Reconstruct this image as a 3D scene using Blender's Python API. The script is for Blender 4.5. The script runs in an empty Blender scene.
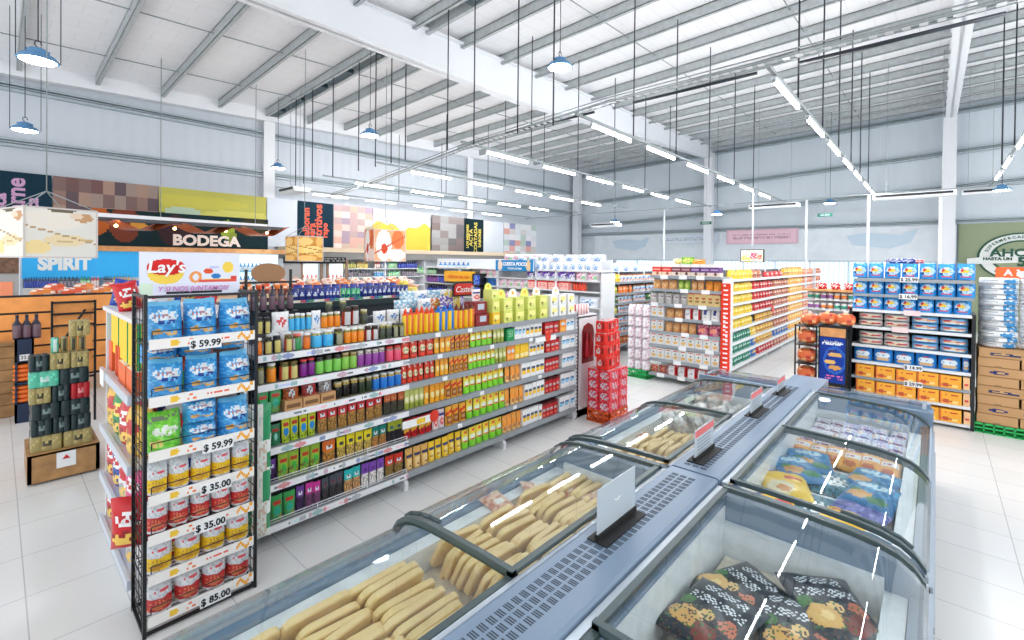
import bpy, math, random
from mathutils import Vector, Matrix
rnd = random.Random(7)
C = bpy.context.scene.collection
PI = math.pi
# ------------------------------------------------------------------ camera
F = 468.0; TH = math.radians(42.2); PITCH = math.radians(0.5); ROLL = math.radians(0.6); H = 2.2; YH = 261.0
c_, s_ = math.cos(TH), math.sin(TH)
fw = Vector((c_*math.cos(PITCH), s_*math.cos(PITCH), -math.sin(PITCH)))
rt = Vector((s_, -c_, 0)); up = rt.cross(fw)
RV = rt*math.cos(ROLL) + up*math.sin(ROLL); UV = -rt*math.sin(ROLL) + up*math.cos(ROLL)
CY = YH + F*math.tan(PITCH)
def proj(X, Y, Z):
    v = Vector((X, Y, Z-H)); d = v.dot(fw)
    return 512+F*v.dot(RV)/d, CY-F*v.dot(UV)/d
def bis(f, a, b, t):
    fa = f(a) < t
    for _ in range(40):
        m = (a+b)/2
        if (f(m) < t) == fa: a = m
        else: b = m
    return (a+b)/2
def gx(px, Y, z): return bis(lambda X: proj(X, Y, z)[0], -0.2*Y+.01, 60, px)
def gy(px, X, z): return bis(lambda Y: proj(X, Y, z)[0], -0.9*X, 40, px)
def unproj(px, py, d):
    r = fw + RV*((px-512)/F) + UV*((CY-py)/F)
    return Vector((r.x*d, r.y*d, H+r.z*d))
cam = bpy.data.objects.new('camera', bpy.data.cameras.new('camera')); C.objects.link(cam)
cam.matrix_world = Matrix(((RV.x, UV.x, -fw.x, 0), (RV.y, UV.y, -fw.y, 0), (RV.z, UV.z, -fw.z, H), (0, 0, 0, 1)))
cam.data.sensor_width = 36; cam.data.lens = F/1024*36; cam.data.shift_y = (CY-320)/1024
cam.data.clip_start = .05; cam.data.clip_end = 200
bpy.context.scene.camera = cam
# ------------------------------------------------------------------ colour and materials
def lin(c):
    return tuple(((x/255)/12.92 if x/255 <= .04045 else ((x/255+.055)/1.055)**2.4) for x in c)
def mat(name, col=(200, 200, 200), rough=.5, metal=0., emit=0., spec=.5, coat=0.):
    m = bpy.data.materials.get(name)
    if m: return m
    m = bpy.data.materials.new(name); m.use_nodes = True
    b = m.node_tree.nodes['Principled BSDF']
    b.inputs['Base Color'].default_value = (*lin(col), 1)
    b.inputs['Roughness'].default_value = rough; b.inputs['Metallic'].default_value = metal
    b.inputs['Specular IOR Level'].default_value = spec
    b.inputs['Coat Weight'].default_value = coat
    if emit:
        b.inputs['Emission Color'].default_value = (*lin(col), 1); b.inputs['Emission Strength'].default_value = emit
    return m
def noisy(m, scale, amt, bump=0.):
    """break a plain colour up with a soft noise, and optional relief"""
    nt = m.node_tree; b = nt.nodes['Principled BSDF']
    base = tuple(b.inputs['Base Color'].default_value)
    tc = nt.nodes.new('ShaderNodeTexCoord'); n = nt.nodes.new('ShaderNodeTexNoise'); n.inputs['Scale'].default_value = scale
    r = nt.nodes.new('ShaderNodeValToRGB')
    r.color_ramp.elements[0].color = (*[x*(1-amt) for x in base[:3]], 1); r.color_ramp.elements[1].color = (*[min(1, x*(1+amt)) for x in base[:3]], 1)
    r.color_ramp.elements[0].position = .3; r.color_ramp.elements[1].position = .7
    nt.links.new(tc.outputs['Object'], n.inputs['Vector']); nt.links.new(n.outputs[0], r.inputs[0]); nt.links.new(r.outputs[0], b.inputs['Base Color'])
    if bump:
        bp = nt.nodes.new('ShaderNodeBump'); bp.inputs['Strength'].default_value = bump; bp.inputs['Distance'].default_value = .02
        nt.links.new(n.outputs[0], bp.inputs['Height']); nt.links.new(bp.outputs[0], b.inputs['Normal'])
    return m
def print_mat(name, rough, coat=0., spec=.5):
    m = mat(name, rough=rough, coat=coat, spec=spec); nt = m.node_tree
    a = nt.nodes.new('ShaderNodeAttribute'); a.attribute_name = 'Col'
    nt.links.new(a.outputs['Color'], nt.nodes['Principled BSDF'].inputs['Base Color'])
    return m
CARD = print_mat('printed card', .55); FILM = print_mat('printed glossy film', .28); MATTE = print_mat('printed matte', .85, spec=.2)
JARG = print_mat('jar glass with contents', .12)
WHITEM = mat('white enamel metal', (232, 234, 238), .35)
SHELFG = mat('grey shelf metal', (150, 156, 162), .45)
SHELFW = mat('white shelf metal', (226, 228, 230), .4)
BLACKW = mat('black wire', (14, 16, 20), .4)
DARK = mat('dark metal', (22, 26, 32), .5)
GALV = noisy(mat('galvanised steel', (150, 158, 160), .5, .2), 30, .12)
PURL = noisy(mat('purlin steel', (184, 190, 192), .6, .0), 12, .1)
BEAMW = mat('white painted beam', (236, 238, 242), .5)
WOOD = noisy(mat('pale wood board', (176, 132, 84), .55), 9, .25)
WOODD = noisy(mat('warm wood', (214, 150, 92), .5), 9, .15)
GASKET = mat('dark green grey frame', (72, 88, 90), .35)
FRZ = mat('freezer grey panel', (124, 145, 168), .35)
FRZL = mat('freezer light rail', (196, 206, 216), .25, .3)
LINER = noisy(mat('frosted liner', (238, 241, 244), .6), 14, .06, .3)
CHROME = mat('chrome', (220, 225, 230), .15, 1)
RODM = mat('dark rod', (24, 34, 46), .5)
TAGM = mat('paper tag', (244, 245, 246), .6)
INK = mat('black ink', (18, 18, 20), .6)
def glass_mat(name, tint=(249, 252, 252), refl=.8):
    m = bpy.data.materials.new(name); m.use_nodes = True; nt = m.node_tree
    for n in list(nt.nodes): nt.nodes.remove(n)
    N = nt.nodes.new; L = nt.links.new
    o = N('ShaderNodeOutputMaterial'); t = N('ShaderNodeBsdfTransparent'); g = N('ShaderNodeBsdfGlossy'); f = N('ShaderNodeLayerWeight'); mx = N('ShaderNodeMixShader')
    p = N('ShaderNodeMath'); p.operation = 'POWER'; p.inputs[1].default_value = 5; mu = N('ShaderNodeMath'); mu.operation = 'MULTIPLY_ADD'; mu.inputs[1].default_value = refl; mu.inputs[2].default_value = .03
    f.inputs['Blend'].default_value = .5
    t.inputs['Color'].default_value = (*lin(tint), 1); g.inputs['Roughness'].default_value = .02
    L(f.outputs['Facing'], p.inputs[0]); L(p.outputs[0], mu.inputs[0]); L(mu.outputs[0], mx.inputs[0]); L(t.outputs[0], mx.inputs[1]); L(g.outputs[0], mx.inputs[2]); L(mx.outputs[0], o.inputs[0])
    return m
GLASS = glass_mat('lid glass'); ACRY = glass_mat('clear acrylic', (225, 232, 238))
# ------------------------------------------------------------------ mesh builder
class MB:
    def __init__(s): s.v = []; s.f = []; s.c = []; s.sm = []
    def add(s, vs, fs, col=(200, 200, 200), smooth=False):
        o = len(s.v); s.v += [tuple(v) for v in vs]
        for i, f in enumerate(fs):
            s.f.append(tuple(o+k for k in f)); s.c.append(col[i] if isinstance(col, list) else col); s.sm.append(smooth)
        return s
    def box(s, x0, y0, z0, x1, y1, z1, col=(200, 200, 200)):
        return s.add([(x0, y0, z0), (x1, y0, z0), (x1, y1, z0), (x0, y1, z0), (x0, y0, z1), (x1, y0, z1), (x1, y1, z1), (x0, y1, z1)],
                     [(0, 3, 2, 1), (4, 5, 6, 7), (0, 1, 5, 4), (1, 2, 6, 5), (2, 3, 7, 6), (3, 0, 4, 7)], col)
    def prism(s, pts, ax, a, b, col=(200, 200, 200)):
        """outline extruded along an axis; pts are (u,v) in the other two axes"""
        n = len(pts)
        def P(p, t): return {'x': (t, p[0], p[1]), 'y': (p[0], t, p[1]), 'z': (p[0], p[1], t)}[ax]
        vs = [P(p, a) for p in pts]+[P(p, b) for p in pts]
        fs = [tuple(range(n)), tuple(range(2*n-1, n-1, -1))]+[(i, i+n, (i+1) % n+n, (i+1) % n) for i in range(n)]
        return s.add(vs, fs, col)
    def tube(s, p, q, r, n=8, r2=None, col=(200, 200, 200)):
        p, q = Vector(p), Vector(q); d = (q-p).normalized(); r2 = r if r2 is None else r2
        a = d.orthogonal().normalized(); b = d.cross(a)
        vs = [p+(a*math.cos(2*PI*i/n)+b*math.sin(2*PI*i/n))*r for i in range(n)]+[q+(a*math.cos(2*PI*i/n)+b*math.sin(2*PI*i/n))*r2 for i in range(n)]
        fs = [(i, (i+1) % n, (i+1) % n+n, i+n) for i in range(n)]
        s.add(vs, fs, col, True); s.add([], [])
        o = len(s.v)-2*n; s.f += [tuple(o+i for i in range(n-1, -1, -1)), tuple(o+n+i for i in range(n))]; s.c += [col, col]; s.sm += [False, False]
        return s
    def path(s, pts, r, n=6):
        for a, b in zip(pts, pts[1:]): s.tube(a, b, r, n)
        return s
    def lathe(s, prof, n=14, col=None, cx=0, cy=0, caps=True):
        vs = []; fs = []; cs = []
        for r, z in prof: vs += [(cx+r*math.cos(2*PI*i/n-PI/2), cy+r*math.sin(2*PI*i/n-PI/2), z) for i in range(n)]
        z0, z1 = prof[0][1], prof[-1][1]
        for k in range(len(prof)-1):
            for i in range(n):
                fs.append((k*n+i, k*n+(i+1) % n, (k+1)*n+(i+1) % n, (k+1)*n+i))
                a = ((i+.5)/n+.5) % 1; v = ((prof[k][1]+prof[k+1][1])/2-z0)/max(1e-6, z1-z0)
                cs.append(col(a, v) if callable(col) else (col or (200, 200, 200)))
        s.add(vs, fs, cs, True)
        o = len(s.v)-len(vs)
        if caps:
            m = (len(prof)-1)*n
            s.f += [tuple(o+i for i in range(n-1, -1, -1)), tuple(o+m+i for i in range(n))]; s.c += [cs[0], cs[-1]]; s.sm += [False, False]
        return s
    def grid(s, pos, nu, nv, art, smooth=True, flip=False):
        vs = [pos(i/nu, j/nv) for j in range(nv+1) for i in range(nu+1)]
        fs = []; cs = []
        for j in range(nv):
            for i in range(nu):
                q = (j*(nu+1)+i, j*(nu+1)+i+1, (j+1)*(nu+1)+i+1, (j+1)*(nu+1)+i)
                fs.append(q[::-1] if flip else q); cs.append(art((i+.5)/nu, (j+.5)/nv) if callable(art) else art)
        return s.add(vs, fs, cs, smooth)
    def mesh(s, name, m):
        me = bpy.data.meshes.new(name); me.from_pydata(s.v, [], s.f); me.materials.append(m)
        ca = me.color_attributes.new('Col', 'FLOAT_COLOR', 'CORNER'); buf = []
        cache = {}
        for f, c in zip(s.f, s.c):
            l = cache.get(c)
            if l is None: l = cache[c] = (*lin(c), 1.)
            buf += l*len(f)
        ca.data.foreach_set('color', buf)
        me.polygons.foreach_set('use_smooth', s.sm); me.update()
        return me
def link(name, me, parent=None, loc=(0, 0, 0), rot=(0, 0, 0), sc=(1, 1, 1)):
    o = bpy.data.objects.new(name, me); C.objects.link(o); o.location = loc; o.rotation_euler = rot; o.scale = sc
    if parent: o.parent = parent
    return o
def ob(name, mb, m, parent=None, **k): return link(name, mb.mesh(name, m), parent, **k)
def tag(o, label, cat, group=None, kind=None):

    o['label'] = label; o['category'] = cat
    if group: o['group'] = group
    o['kind'] = kind or 'thing'
    return o
def thing(name, label, cat, loc=(0, 0, 0), rz=0., group=None):
    return tag(link(name, None, None, loc, (0, 0, rz)), label, cat, group)
def struct(name, mb, m, parent=None, **k):
    o = ob(name, mb, m, parent, **k)
    if not parent: o['kind'] = 'structure'
    return o
def B(x0, y0, z0, x1, y1, z1, col=(200, 200, 200)): return MB().box(x0, y0, z0, x1, y1, z1, col)
_tx = {}
def text(s, size, m, parent=None, loc=(0, 0, 0), rot=(PI/2, 0, 0), ext=.002, name='lettering', bold=0., shear=0., sx=1.):
    k = (s, round(size, 4), ext, bold, shear, m.name)
    me = _tx.get(k)
    if me is None:
        cu = bpy.data.curves.new('t', 'FONT'); cu.body = s; cu.size = size; cu.align_x = 'CENTER'; cu.align_y = 'CENTER'; cu.extrude = ext; cu.offset = bold; cu.shear = shear; cu.resolution_u = 3
        t = bpy.data.objects.new('t', cu); C.objects.link(t); dg = bpy.context.evaluated_depsgraph_get(); dg.update()
        me = bpy.data.meshes.new_from_object(t.evaluated_get(dg)); me.materials.clear(); me.materials.append(m)
        bpy.data.objects.remove(t); _tx[k] = me
    return link(name, me, parent, loc, rot, (sx, 1, 1))
# ------------------------------------------------------------------ printed artwork on packs
W_ = (245, 245, 245); K_ = (22, 22, 26)
def art(base, *ops):
    def f(u, v):
        c = base
        for o in ops:
            k = o[0]
            if k == 'r':
                if o[1] <= u <= o[3] and o[2] <= v <= o[4]: c = o[5]
            elif k == 'e':
                if ((u-o[1])/o[3])**2+((v-o[2])/o[4])**2 < 1: c = o[5]
            elif k == 'd':      # diagonal band: v between a+b*u and that + width
                if o[1]+o[2]*u <= v <= o[1]+o[2]*u+o[3]: c = o[4]
            elif k == 'n':      # speckle inside a box
                if o[1] <= u <= o[3] and o[2] <= v <= o[4] and math.sin(u*127.1+v*311.7)*43758.5 % 1 < o[6]: c = o[5]
            elif k == 't':      # lines that read as small print
                if o[1] <= u <= o[3] and o[2] <= v <= o[4] and (v-o[2])/(o[4]-o[2])*o[6] % 1 > .35 and math.sin(u*61+v*97)*999 % 1 > .35: c = o[5]
            elif k == 's':      # loose script strokes
                if o[1] <= u <= o[3] and o[2] <= v <= o[4] and abs(math.sin(u*34+v*60)) > .72 and abs(math.sin(u*11-v*9)) > .25: c = o[5]
        return c
    return f
def side(a, u=.04): return lambda s, t: a(u, t)
def m_bag(w, h, t, a, kind='pillow', nu=12, nv=14, gus=0.):
    def T(u, v):
        e = max(0, 1-abs(2*u-1)**3)**.6
        g = {'pillow': max(0, 1-abs(2*v-1)**5)**.7, 'doy': (max(0, 1-v)**.55)*(.9+.1*math.sin(v*20)), 'sack': max(0, 1-abs(2*v-1)**8)**.5, 'block': (1 if v < .66 else max(0, (1-v)/.34)**.8)*(1+.08*math.sin(v*31+u*11))}[kind]
        return t/2*max(.02, e)*max(.02, g)*(1+.06*math.sin(u*17+v*23))
    def P(sg):
        def p(u, v):
            pin = 1-.05*math.sin(PI*v) if kind == 'pillow' else (1-.1*(1-v)**3-.03*math.sin(PI*v) if kind == 'doy' else 1-.05*math.sin(PI*v)*0-.16*max(0, v-.62))
            return ((u-.5)*w*pin, sg*T(u, v), v*h+(.01*h*math.sin(u*9) if v > .9 else 0))
        return p
    b = MB(); b.grid(P(-1), nu, nv, a); b.grid(P(1), nu, max(4, nv//2), lambda u, v: a(1-u, v), flip=True)
    return b
def m_box(w, d, h, a, sd=None, tp=None, nu=10, nv=12):
    b = MB(); sd = sd or side(a); tp = tp or a(.5, .97)
    x, y = w/2, d/2
    b.grid(lambda u, v: ((u-.5)*w, -y, v*h), nu, nv, a, False)
    b.grid(lambda u, v: ((.5-u)*w, y, v*h), 2, nv, lambda u, v: a(.02, v), False)
    b.grid(lambda u, v: (-x, (.5-u)*d, v*h), 4, nv, sd, False)
    b.grid(lambda u, v: (x, (u-.5)*d, v*h), 4, nv, sd, False)
    b.grid(lambda u, v: ((u-.5)*w, (v-.5)*d, h), 3, 3, tp, False)
    b.grid(lambda u, v: ((u-.5)*w, (.5-v)*d, 0), 1, 1, a(.5, .02), False)
    return b
def m_puff(w, d, h, e, a, nu=16, nv=10):
    """a soft closed form: superellipsoid standing on z=0, colours read by angle and height"""
    sg = lambda x, p: math.copysign(abs(x)**p, x)
    b = MB()
    def pos(u, v):
        A = 2*PI*u-PI; Bv = PI*(v-.5)
        return (w/2*sg(math.cos(Bv), e)*sg(math.sin(A), e), -d/2*sg(math.cos(Bv), e)*sg(math.cos(A), e), h/2+h/2*sg(math.sin(Bv), e))
    b.grid(pos, nu, nv, a, True); return b
def m_cans(nx, ny, r, h, a, top=(200, 200, 205)):
    """shrink-wrapped block of cans: a lobed outline following the cans"""
    w, d = nx*2*r, ny*2*r; pts = []
    def lobes(n, fx):
        for i in range(n):
            for k in range(5):
                t = PI*(k/5); pts.append(fx(i*2*r+r-r*math.cos(t), r*.22*math.sin(t)))
    lobes(nx, lambda s, q: (s-w/2, -d/2-q)); lobes(ny, lambda s, q: (w/2+q, s-d/2)); lobes(nx, lambda s, q: (w/2-s, d/2+q)); lobes(ny, lambda s, q: (-w/2-q, d/2-s))
    b = MB(); n = len(pts); lv = 6
    vs = [(x*(.97 if j in (0, lv) else 1), y*(.97 if j in (0, lv) else 1), h*j/lv) for j in range(lv+1) for x, y in pts]; fs = []; cs = []
    for j in range(lv):
        for i in range(n):
            fs.append((j*n+i, j*n+(i+1) % n, (j+1)*n+(i+1) % n, (j+1)*n+i))
            x, y = pts[i]; u = (x/w+.5) if abs(y) >= d/2*.99 else (y/d+.5)
            cs.append(a(min(.999, max(0, u)), (j+.5)/lv))
    b.add(vs, fs, cs, True)
    b.add([(x*.97, y*.97, h) for x, y in pts], [tuple(range(n))], a(.5, .99)); b.add([(x*.97, y*.97, 0) for x, y in pts], [tuple(range(n-1, -1, -1))], a(.5, .01))
    for i in range(nx):
        for j in range(ny):
            b.lathe([(r*.75, h), (r*.75, h+.004), (r*.6, h+.004)], 10, top, cx=(i+.5)*2*r-w/2, cy=(j+.5)*2*r-d/2)
    return b
# ------------------------------------------------------------------ product kinds
PR = {}
def proto(key, name, cat, parts, w):
    """parts: [(part name, MB, material)], the first is the thing's own mesh"""
    PR[key] = dict(name=name, cat=cat, w=w, parts=[(pn, mb.mesh(pn, m)) for pn, mb, m in parts])
def put(key, label, x, y, z, rz=0., group=None, sc=(1, 1, 1), rx=0., ry=0.):
    p = PR[key]
    o = tag(link(p['name'], p['parts'][0][1], None, (x, y, z), (rx, ry, rz), sc), label, p['cat'], group)
    for pn, me in p['parts'][1:]: link(pn, me, o)
    return o
ORD = 'first second third fourth fifth sixth seventh eighth ninth tenth eleventh twelfth thirteenth fourteenth fifteenth sixteenth seventeenth eighteenth nineteenth twentieth'.split()
def rowx(key, n, x0, x1, y, z, desc, where, end='wire rack', rz=0., h=1., jit=.006, wob=.06):
    """n packs side by side along X from x0 to x1, fronts towards -Y"""
    p = PR[key]; st = (x1-x0)/n
    for i in range(n):
        s = st*.95/p['w']
        lab = ('%s %s from %s, %s' % (ORD[i], desc, end, where)) if n > 1 else ('%s on %s' % (desc, where))
        put(key, lab, x0+st*(i+.5), y+rnd.uniform(-jit, jit), z+.001, rz+rnd.uniform(-wob, wob), '%s, %s' % (desc, where) if n > 1 else None, (s*rnd.uniform(.96, 1), min(1.25, s), h*rnd.uniform(.97, 1.03)), ry=rnd.uniform(-wob, wob)*.3)
def rowy(key, n, y0, y1, x, z, desc, where, end, h=1., jit=.006, rz=-PI/2):
    """n packs along Y from y0 to y1 (near end first as given), fronts towards -X"""
    p = PR[key]; st = (y1-y0)/n
    for i in range(n):
        s = abs(st)*.95/p['w']
        lab = ('%s %s from %s, %s' % (ORD[i], desc, end, where)) if n > 1 else ('%s on %s' % (desc, where))
        put(key, lab, x+rnd.uniform(-jit, jit), y0+st*(i+.5), z+.001, rz+rnd.uniform(-.05, .05), '%s, %s' % (desc, where) if n > 1 else None, (s, min(1.25, s), h*rnd.uniform(.98, 1.02)))
# ------------------------------------------------------------------ the building
def zroof(X, Y): return 6.9+.042*(X-5)-.03*(Y-7.66)
XW, YG = 22.2, 15.3
# floor of pale tiles
m = mat('pale floor tile', (222, 221, 219), .22); nt = m.node_tree; b = nt.nodes['Principled BSDF']
tc = nt.nodes.new('ShaderNodeTexCoord'); mp = nt.nodes.new('ShaderNodeMapping'); mp.inputs['Location'].default_value = (-.13, -.12, 0)
bk = nt.nodes.new('ShaderNodeTexBrick'); bk.offset = 0; bk.inputs['Scale'].default_value = 1; bk.inputs['Brick Width'].default_value = .45; bk.inputs['Row Height'].default_value = .6
bk.inputs['Mortar Size'].default_value = .0035; bk.inputs['Mortar Smooth'].default_value = .1; bk.inputs['Color1'].default_value = (*lin((238, 238, 237)), 1); bk.inputs['Color2'].default_value = (*lin((234, 234, 232)), 1); bk.inputs['Mortar'].default_value = (*lin((196, 196, 198)), 1)
no = nt.nodes.new('ShaderNodeTexNoise'); no.inputs['Scale'].default_value = 2.2; no.inputs['Detail'].default_value = 6
mx = nt.nodes.new('ShaderNodeMixRGB'); mx.blend_type = 'MULTIPLY'; mx.inputs[0].default_value = .1
nt.links.new(tc.outputs['Object'], mp.inputs[0]); nt.links.new(mp.outputs[0], bk.inputs[0]); nt.links.new(bk.outputs[0], mx.inputs[1]); nt.links.new(no.outputs[0], mx.inputs[2]); nt.links.new(mx.outputs[0], b.inputs['Base Color'])
struct('floor', B(-4, -7, -.1, XW+.2, YG+.2, 0), m)
# roof: white insulation with fine quilting
m = mat('white roof insulation', (236, 236, 240), .8); nt = m.node_tree; b = nt.nodes['Principled BSDF']
tc = nt.nodes.new('ShaderNodeTexCoord'); bk = nt.nodes.new('ShaderNodeTexBrick'); bk.offset = .5; bk.inputs['Scale'].default_value = 1; bk.inputs['Brick Width'].default_value = .7; bk.inputs['Row Height'].default_value = .35
bk.inputs['Mortar Size'].default_value = .008; bk.inputs['Mortar Smooth'].default_value = .6; bk.inputs['Color1'].default_value = (*lin((250, 250, 252)), 1); bk.inputs['Color2'].default_value = (*lin((248, 248, 251)), 1); bk.inputs['Mortar'].default_value = (*lin((232, 232, 237)), 1)
nt.links.new(tc.outputs['Object'], bk.inputs[0]); nt.links.new(bk.outputs[0], b.inputs['Base Color'])
rf = MB(); q = [(-4, -7), (XW+.3, -7), (XW+.3, YG+.3), (-4, YG+.3)]
rf.add([(x, y, zroof(x, y)) for x, y in q]+[(x, y, zroof(x, y)+.12) for x, y in q], [(3, 2, 1, 0), (4, 5, 6, 7), (0, 1, 5, 4), (1, 2, 6, 5), (2, 3, 7, 6), (3, 0, 4, 7)])
struct('ceiling', rf, m)
# corrugated cladding
def clad(name, col, axis):
    m = mat(name, col, .55); nt = m.node_tree; b = nt.nodes['Principled BSDF']
    tc = nt.nodes.new('ShaderNodeTexCoord'); w = nt.nodes.new('ShaderNodeTexWave'); w.bands_direction = axis; w.inputs['Scale'].default_value = 1.1
    bp = nt.nodes.new('ShaderNodeBump'); bp.inputs['Strength'].default_value = .25; bp.inputs['Distance'].default_value = .02
    nt.links.new(tc.outputs['Object'], w.inputs[0]); nt.links.new(w.outputs[0], bp.inputs['Height']); nt.links.new(bp.outputs[0], b.inputs['Normal'])
    return m
CLX = clad('pale cladding across', (206, 212, 220), 'X'); CLY = clad('pale cladding along', (214, 222, 230), 'Y')
w = MB(); w.prism([(-4, 0), (XW+.2, 0), (XW+.2, 7.75), (-4, 6.9)], 'y', YG, YG+.15); struct('wall_left', w, CLX)
w = MB(); w.prism([(-7, 0), (YG+.2, 0), (YG+.2, 7.7), (-7, 8.6)], 'x', XW, XW+.15); struct('wall_back', w, CLY)
# lower lining of the back wall: white curtain above bright strip glazing
CURT = noisy(mat('white wall lining', (228, 234, 240), .7), 3, .04, .2)
struct('trim_1', B(XW-.12, -.5, 2.35, XW-.05, 13.9, 3.62), CURT)
m = mat('bright strip glazing', (222, 240, 250), .4, emit=.55); nt = m.node_tree; b = nt.nodes['Principled BSDF']
tc = nt.nodes.new('ShaderNodeTexCoord'); w = nt.nodes.new('ShaderNodeTexWave'); w.bands_direction = 'Y'; w.inputs['Scale'].default_value = 1.9; w.inputs['Distortion'].default_value = .6
r = nt.nodes.new('ShaderNodeValToRGB'); r.color_ramp.elements[0].color = (*lin((150, 205, 228)), 1); r.color_ramp.elements[1].color = (*lin((240, 250, 255)), 1); r.color_ramp.elements[0].position = .1; r.color_ramp.elements[1].position = .4
nt.links.new(tc.outputs['Object'], w.inputs[0]); nt.links.new(w.outputs[0], r.inputs[0]); nt.links.new(r.outputs[0], b.inputs['Base Color']); nt.links.new(r.outputs[0], b.inputs['Emission Color'])
wn = struct('window_1', B(XW-.1, 0, .3, XW-.06, 12.6, 2.3), m)
fr = MB(); fr.box(XW-.13, -.1, 2.28, XW-.05, 12.7, 2.36); fr.box(XW-.13, -.1, .2, XW-.05, 12.7, .3)
for k in range(11): fr.box(XW-.13, k*1.26-.03, .25, XW-.05, k*1.26+.03, 2.3)
struct('window_frame', fr, mat('pale frame', (205, 216, 224), .4), wn)
# green corner of the back wall
struct('trim_2', B(XW-.14, -7, 0, XW-.05, -.55, 3.62), mat('sage green wall board', (148, 160, 128), .6))
# girts on both walls
GIRT = noisy(mat('folded girt steel', (172, 184, 190), .5, .15), 20, .1)
def girt(n, ax, z0, z1, lo, hi):
    g = MB()
    for k, (dz, th) in enumerate(((0, .06), (.08, .02), (.14, .05))):
        if ax == 'x':   # along X on the gable
            g.add([(lo, YG-.14, z0+dz), (hi, YG-.14, z1+dz), (hi, YG, z1+dz), (lo, YG, z0+dz), (lo, YG-.14, z0+dz+th), (hi, YG-.14, z1+dz+th), (hi, YG, z1+dz+th), (lo, YG, z0+dz+th)], [(0, 3, 2, 1), (4, 5, 6, 7), (0, 1, 5, 4), (1, 2, 6, 5), (2, 3, 7, 6), (3, 0, 4, 7)])
        else:
            g.add([(XW-.14, lo, z0+dz), (XW-.14, hi, z1+dz), (XW, hi, z1+dz), (XW, lo, z0+dz), (XW-.14, lo, z0+dz+th), (XW-.14, hi, z1+dz+th), (XW, hi, z1+dz+th), (XW, lo, z0+dz+th)], [(0, 1, 2, 3), (4, 7, 6, 5), (0, 4, 5, 1), (1, 5, 6, 2), (2, 6, 7, 3), (3, 7, 4, 0)])
    struct('trim_%d' % n, g, GIRT)
girt(3, 'x', 5.82, 5.95, -4, XW); girt(4, 'x', 4.58, 4.82, -4, XW)
girt(5, 'y', 6.3, 5.3, -7, YG); girt(6, 'y', 5.15, 4.0, -7, YG); girt(7, 'y', 3.62, 3.6, -7, YG); girt(8, 'y', 7.6, 6.9, -7, YG)
# white gable rafter strip
w = MB(); w.prism([(-4, 5.98), (XW, 7.02), (XW, 7.45), (-4, 6.41)], 'y', YG-.3, YG-.05); struct('gable_beam', w, BEAMW)
# portal rafters, deep near the middle of the roof and shallower at the eave
for yr in (7.66, -.3):
    dz = -.03*(yr-7.66)
    w = MB(); P_ = [(-4, 6.0+dz), (8.7, 6.1+dz), (21.6, 6.93+dz), (21.6, zroof(21.6, 7.66)-.12+dz), (-4, zroof(-4, 7.66)-.12+dz)]
    w.prism(P_, 'y', yr-.03, yr+.03)
    for k in (0, 1):
        (a, za), (b2, zb) = P_[k], P_[k+1]
        w.add([(a, yr-.14, za), (b2, yr-.14, zb), (b2, yr+.14, zb), (a, yr+.14, za), (a, yr-.14, za+.03), (b2, yr-.14, zb+.03), (b2, yr+.14, zb+.03), (a, yr+.14, za+.03)], [(0, 3, 2, 1), (4, 5, 6, 7), (0, 1, 5, 4), (1, 2, 6, 5), (2, 3, 7, 6), (3, 0, 4, 7)])
    (a, za), (b2, zb) = P_[4], P_[3]
    w.add([(a, yr-.14, za-.03), (b2, yr-.14, zb-.03), (b2, yr+.14, zb-.03), (a, yr+.14, za-.03), (a, yr-.14, za), (b2, yr-.14, zb), (b2, yr+.14, zb), (a, yr+.14, za)], [(0, 3, 2, 1), (4, 5, 6, 7), (0, 1, 5, 4), (1, 2, 6, 5), (2, 3, 7, 6), (3, 0, 4, 7)])
    struct('rafter_beam', w, BEAMW)
# columns (I sections)
def column(x, y, z1, wx, wy):
    w = MB()
    w.box(x-.02, y-wy/2, 0, x+.02, y+wy/2, z1) if wx > wy else w.box(x-wx/2, y-.02, 0, x+wx/2, y+.02, z1)
    for s in (-1, 1):
        if wx > wy: w.box(x-wx/2, y+s*wy/2-.015, 0, x+wx/2, y+s*wy/2+.015, z1)
        else: w.box(x+s*wx/2-.015, y-wy/2, 0, x+s*wx/2+.015, y+wy/2, z1)
    struct('steel_column', w, BEAMW)
for yc in (7.67, -.28): column(XW-.5, yc, 7.2, .3, .34)
column(XW-.4, YG-.4, 7.1, .3, .4)
for xc in (5.6, 13.9): column(xc, YG-.1, 6.4+.042*xc, .32, .16)
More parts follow.
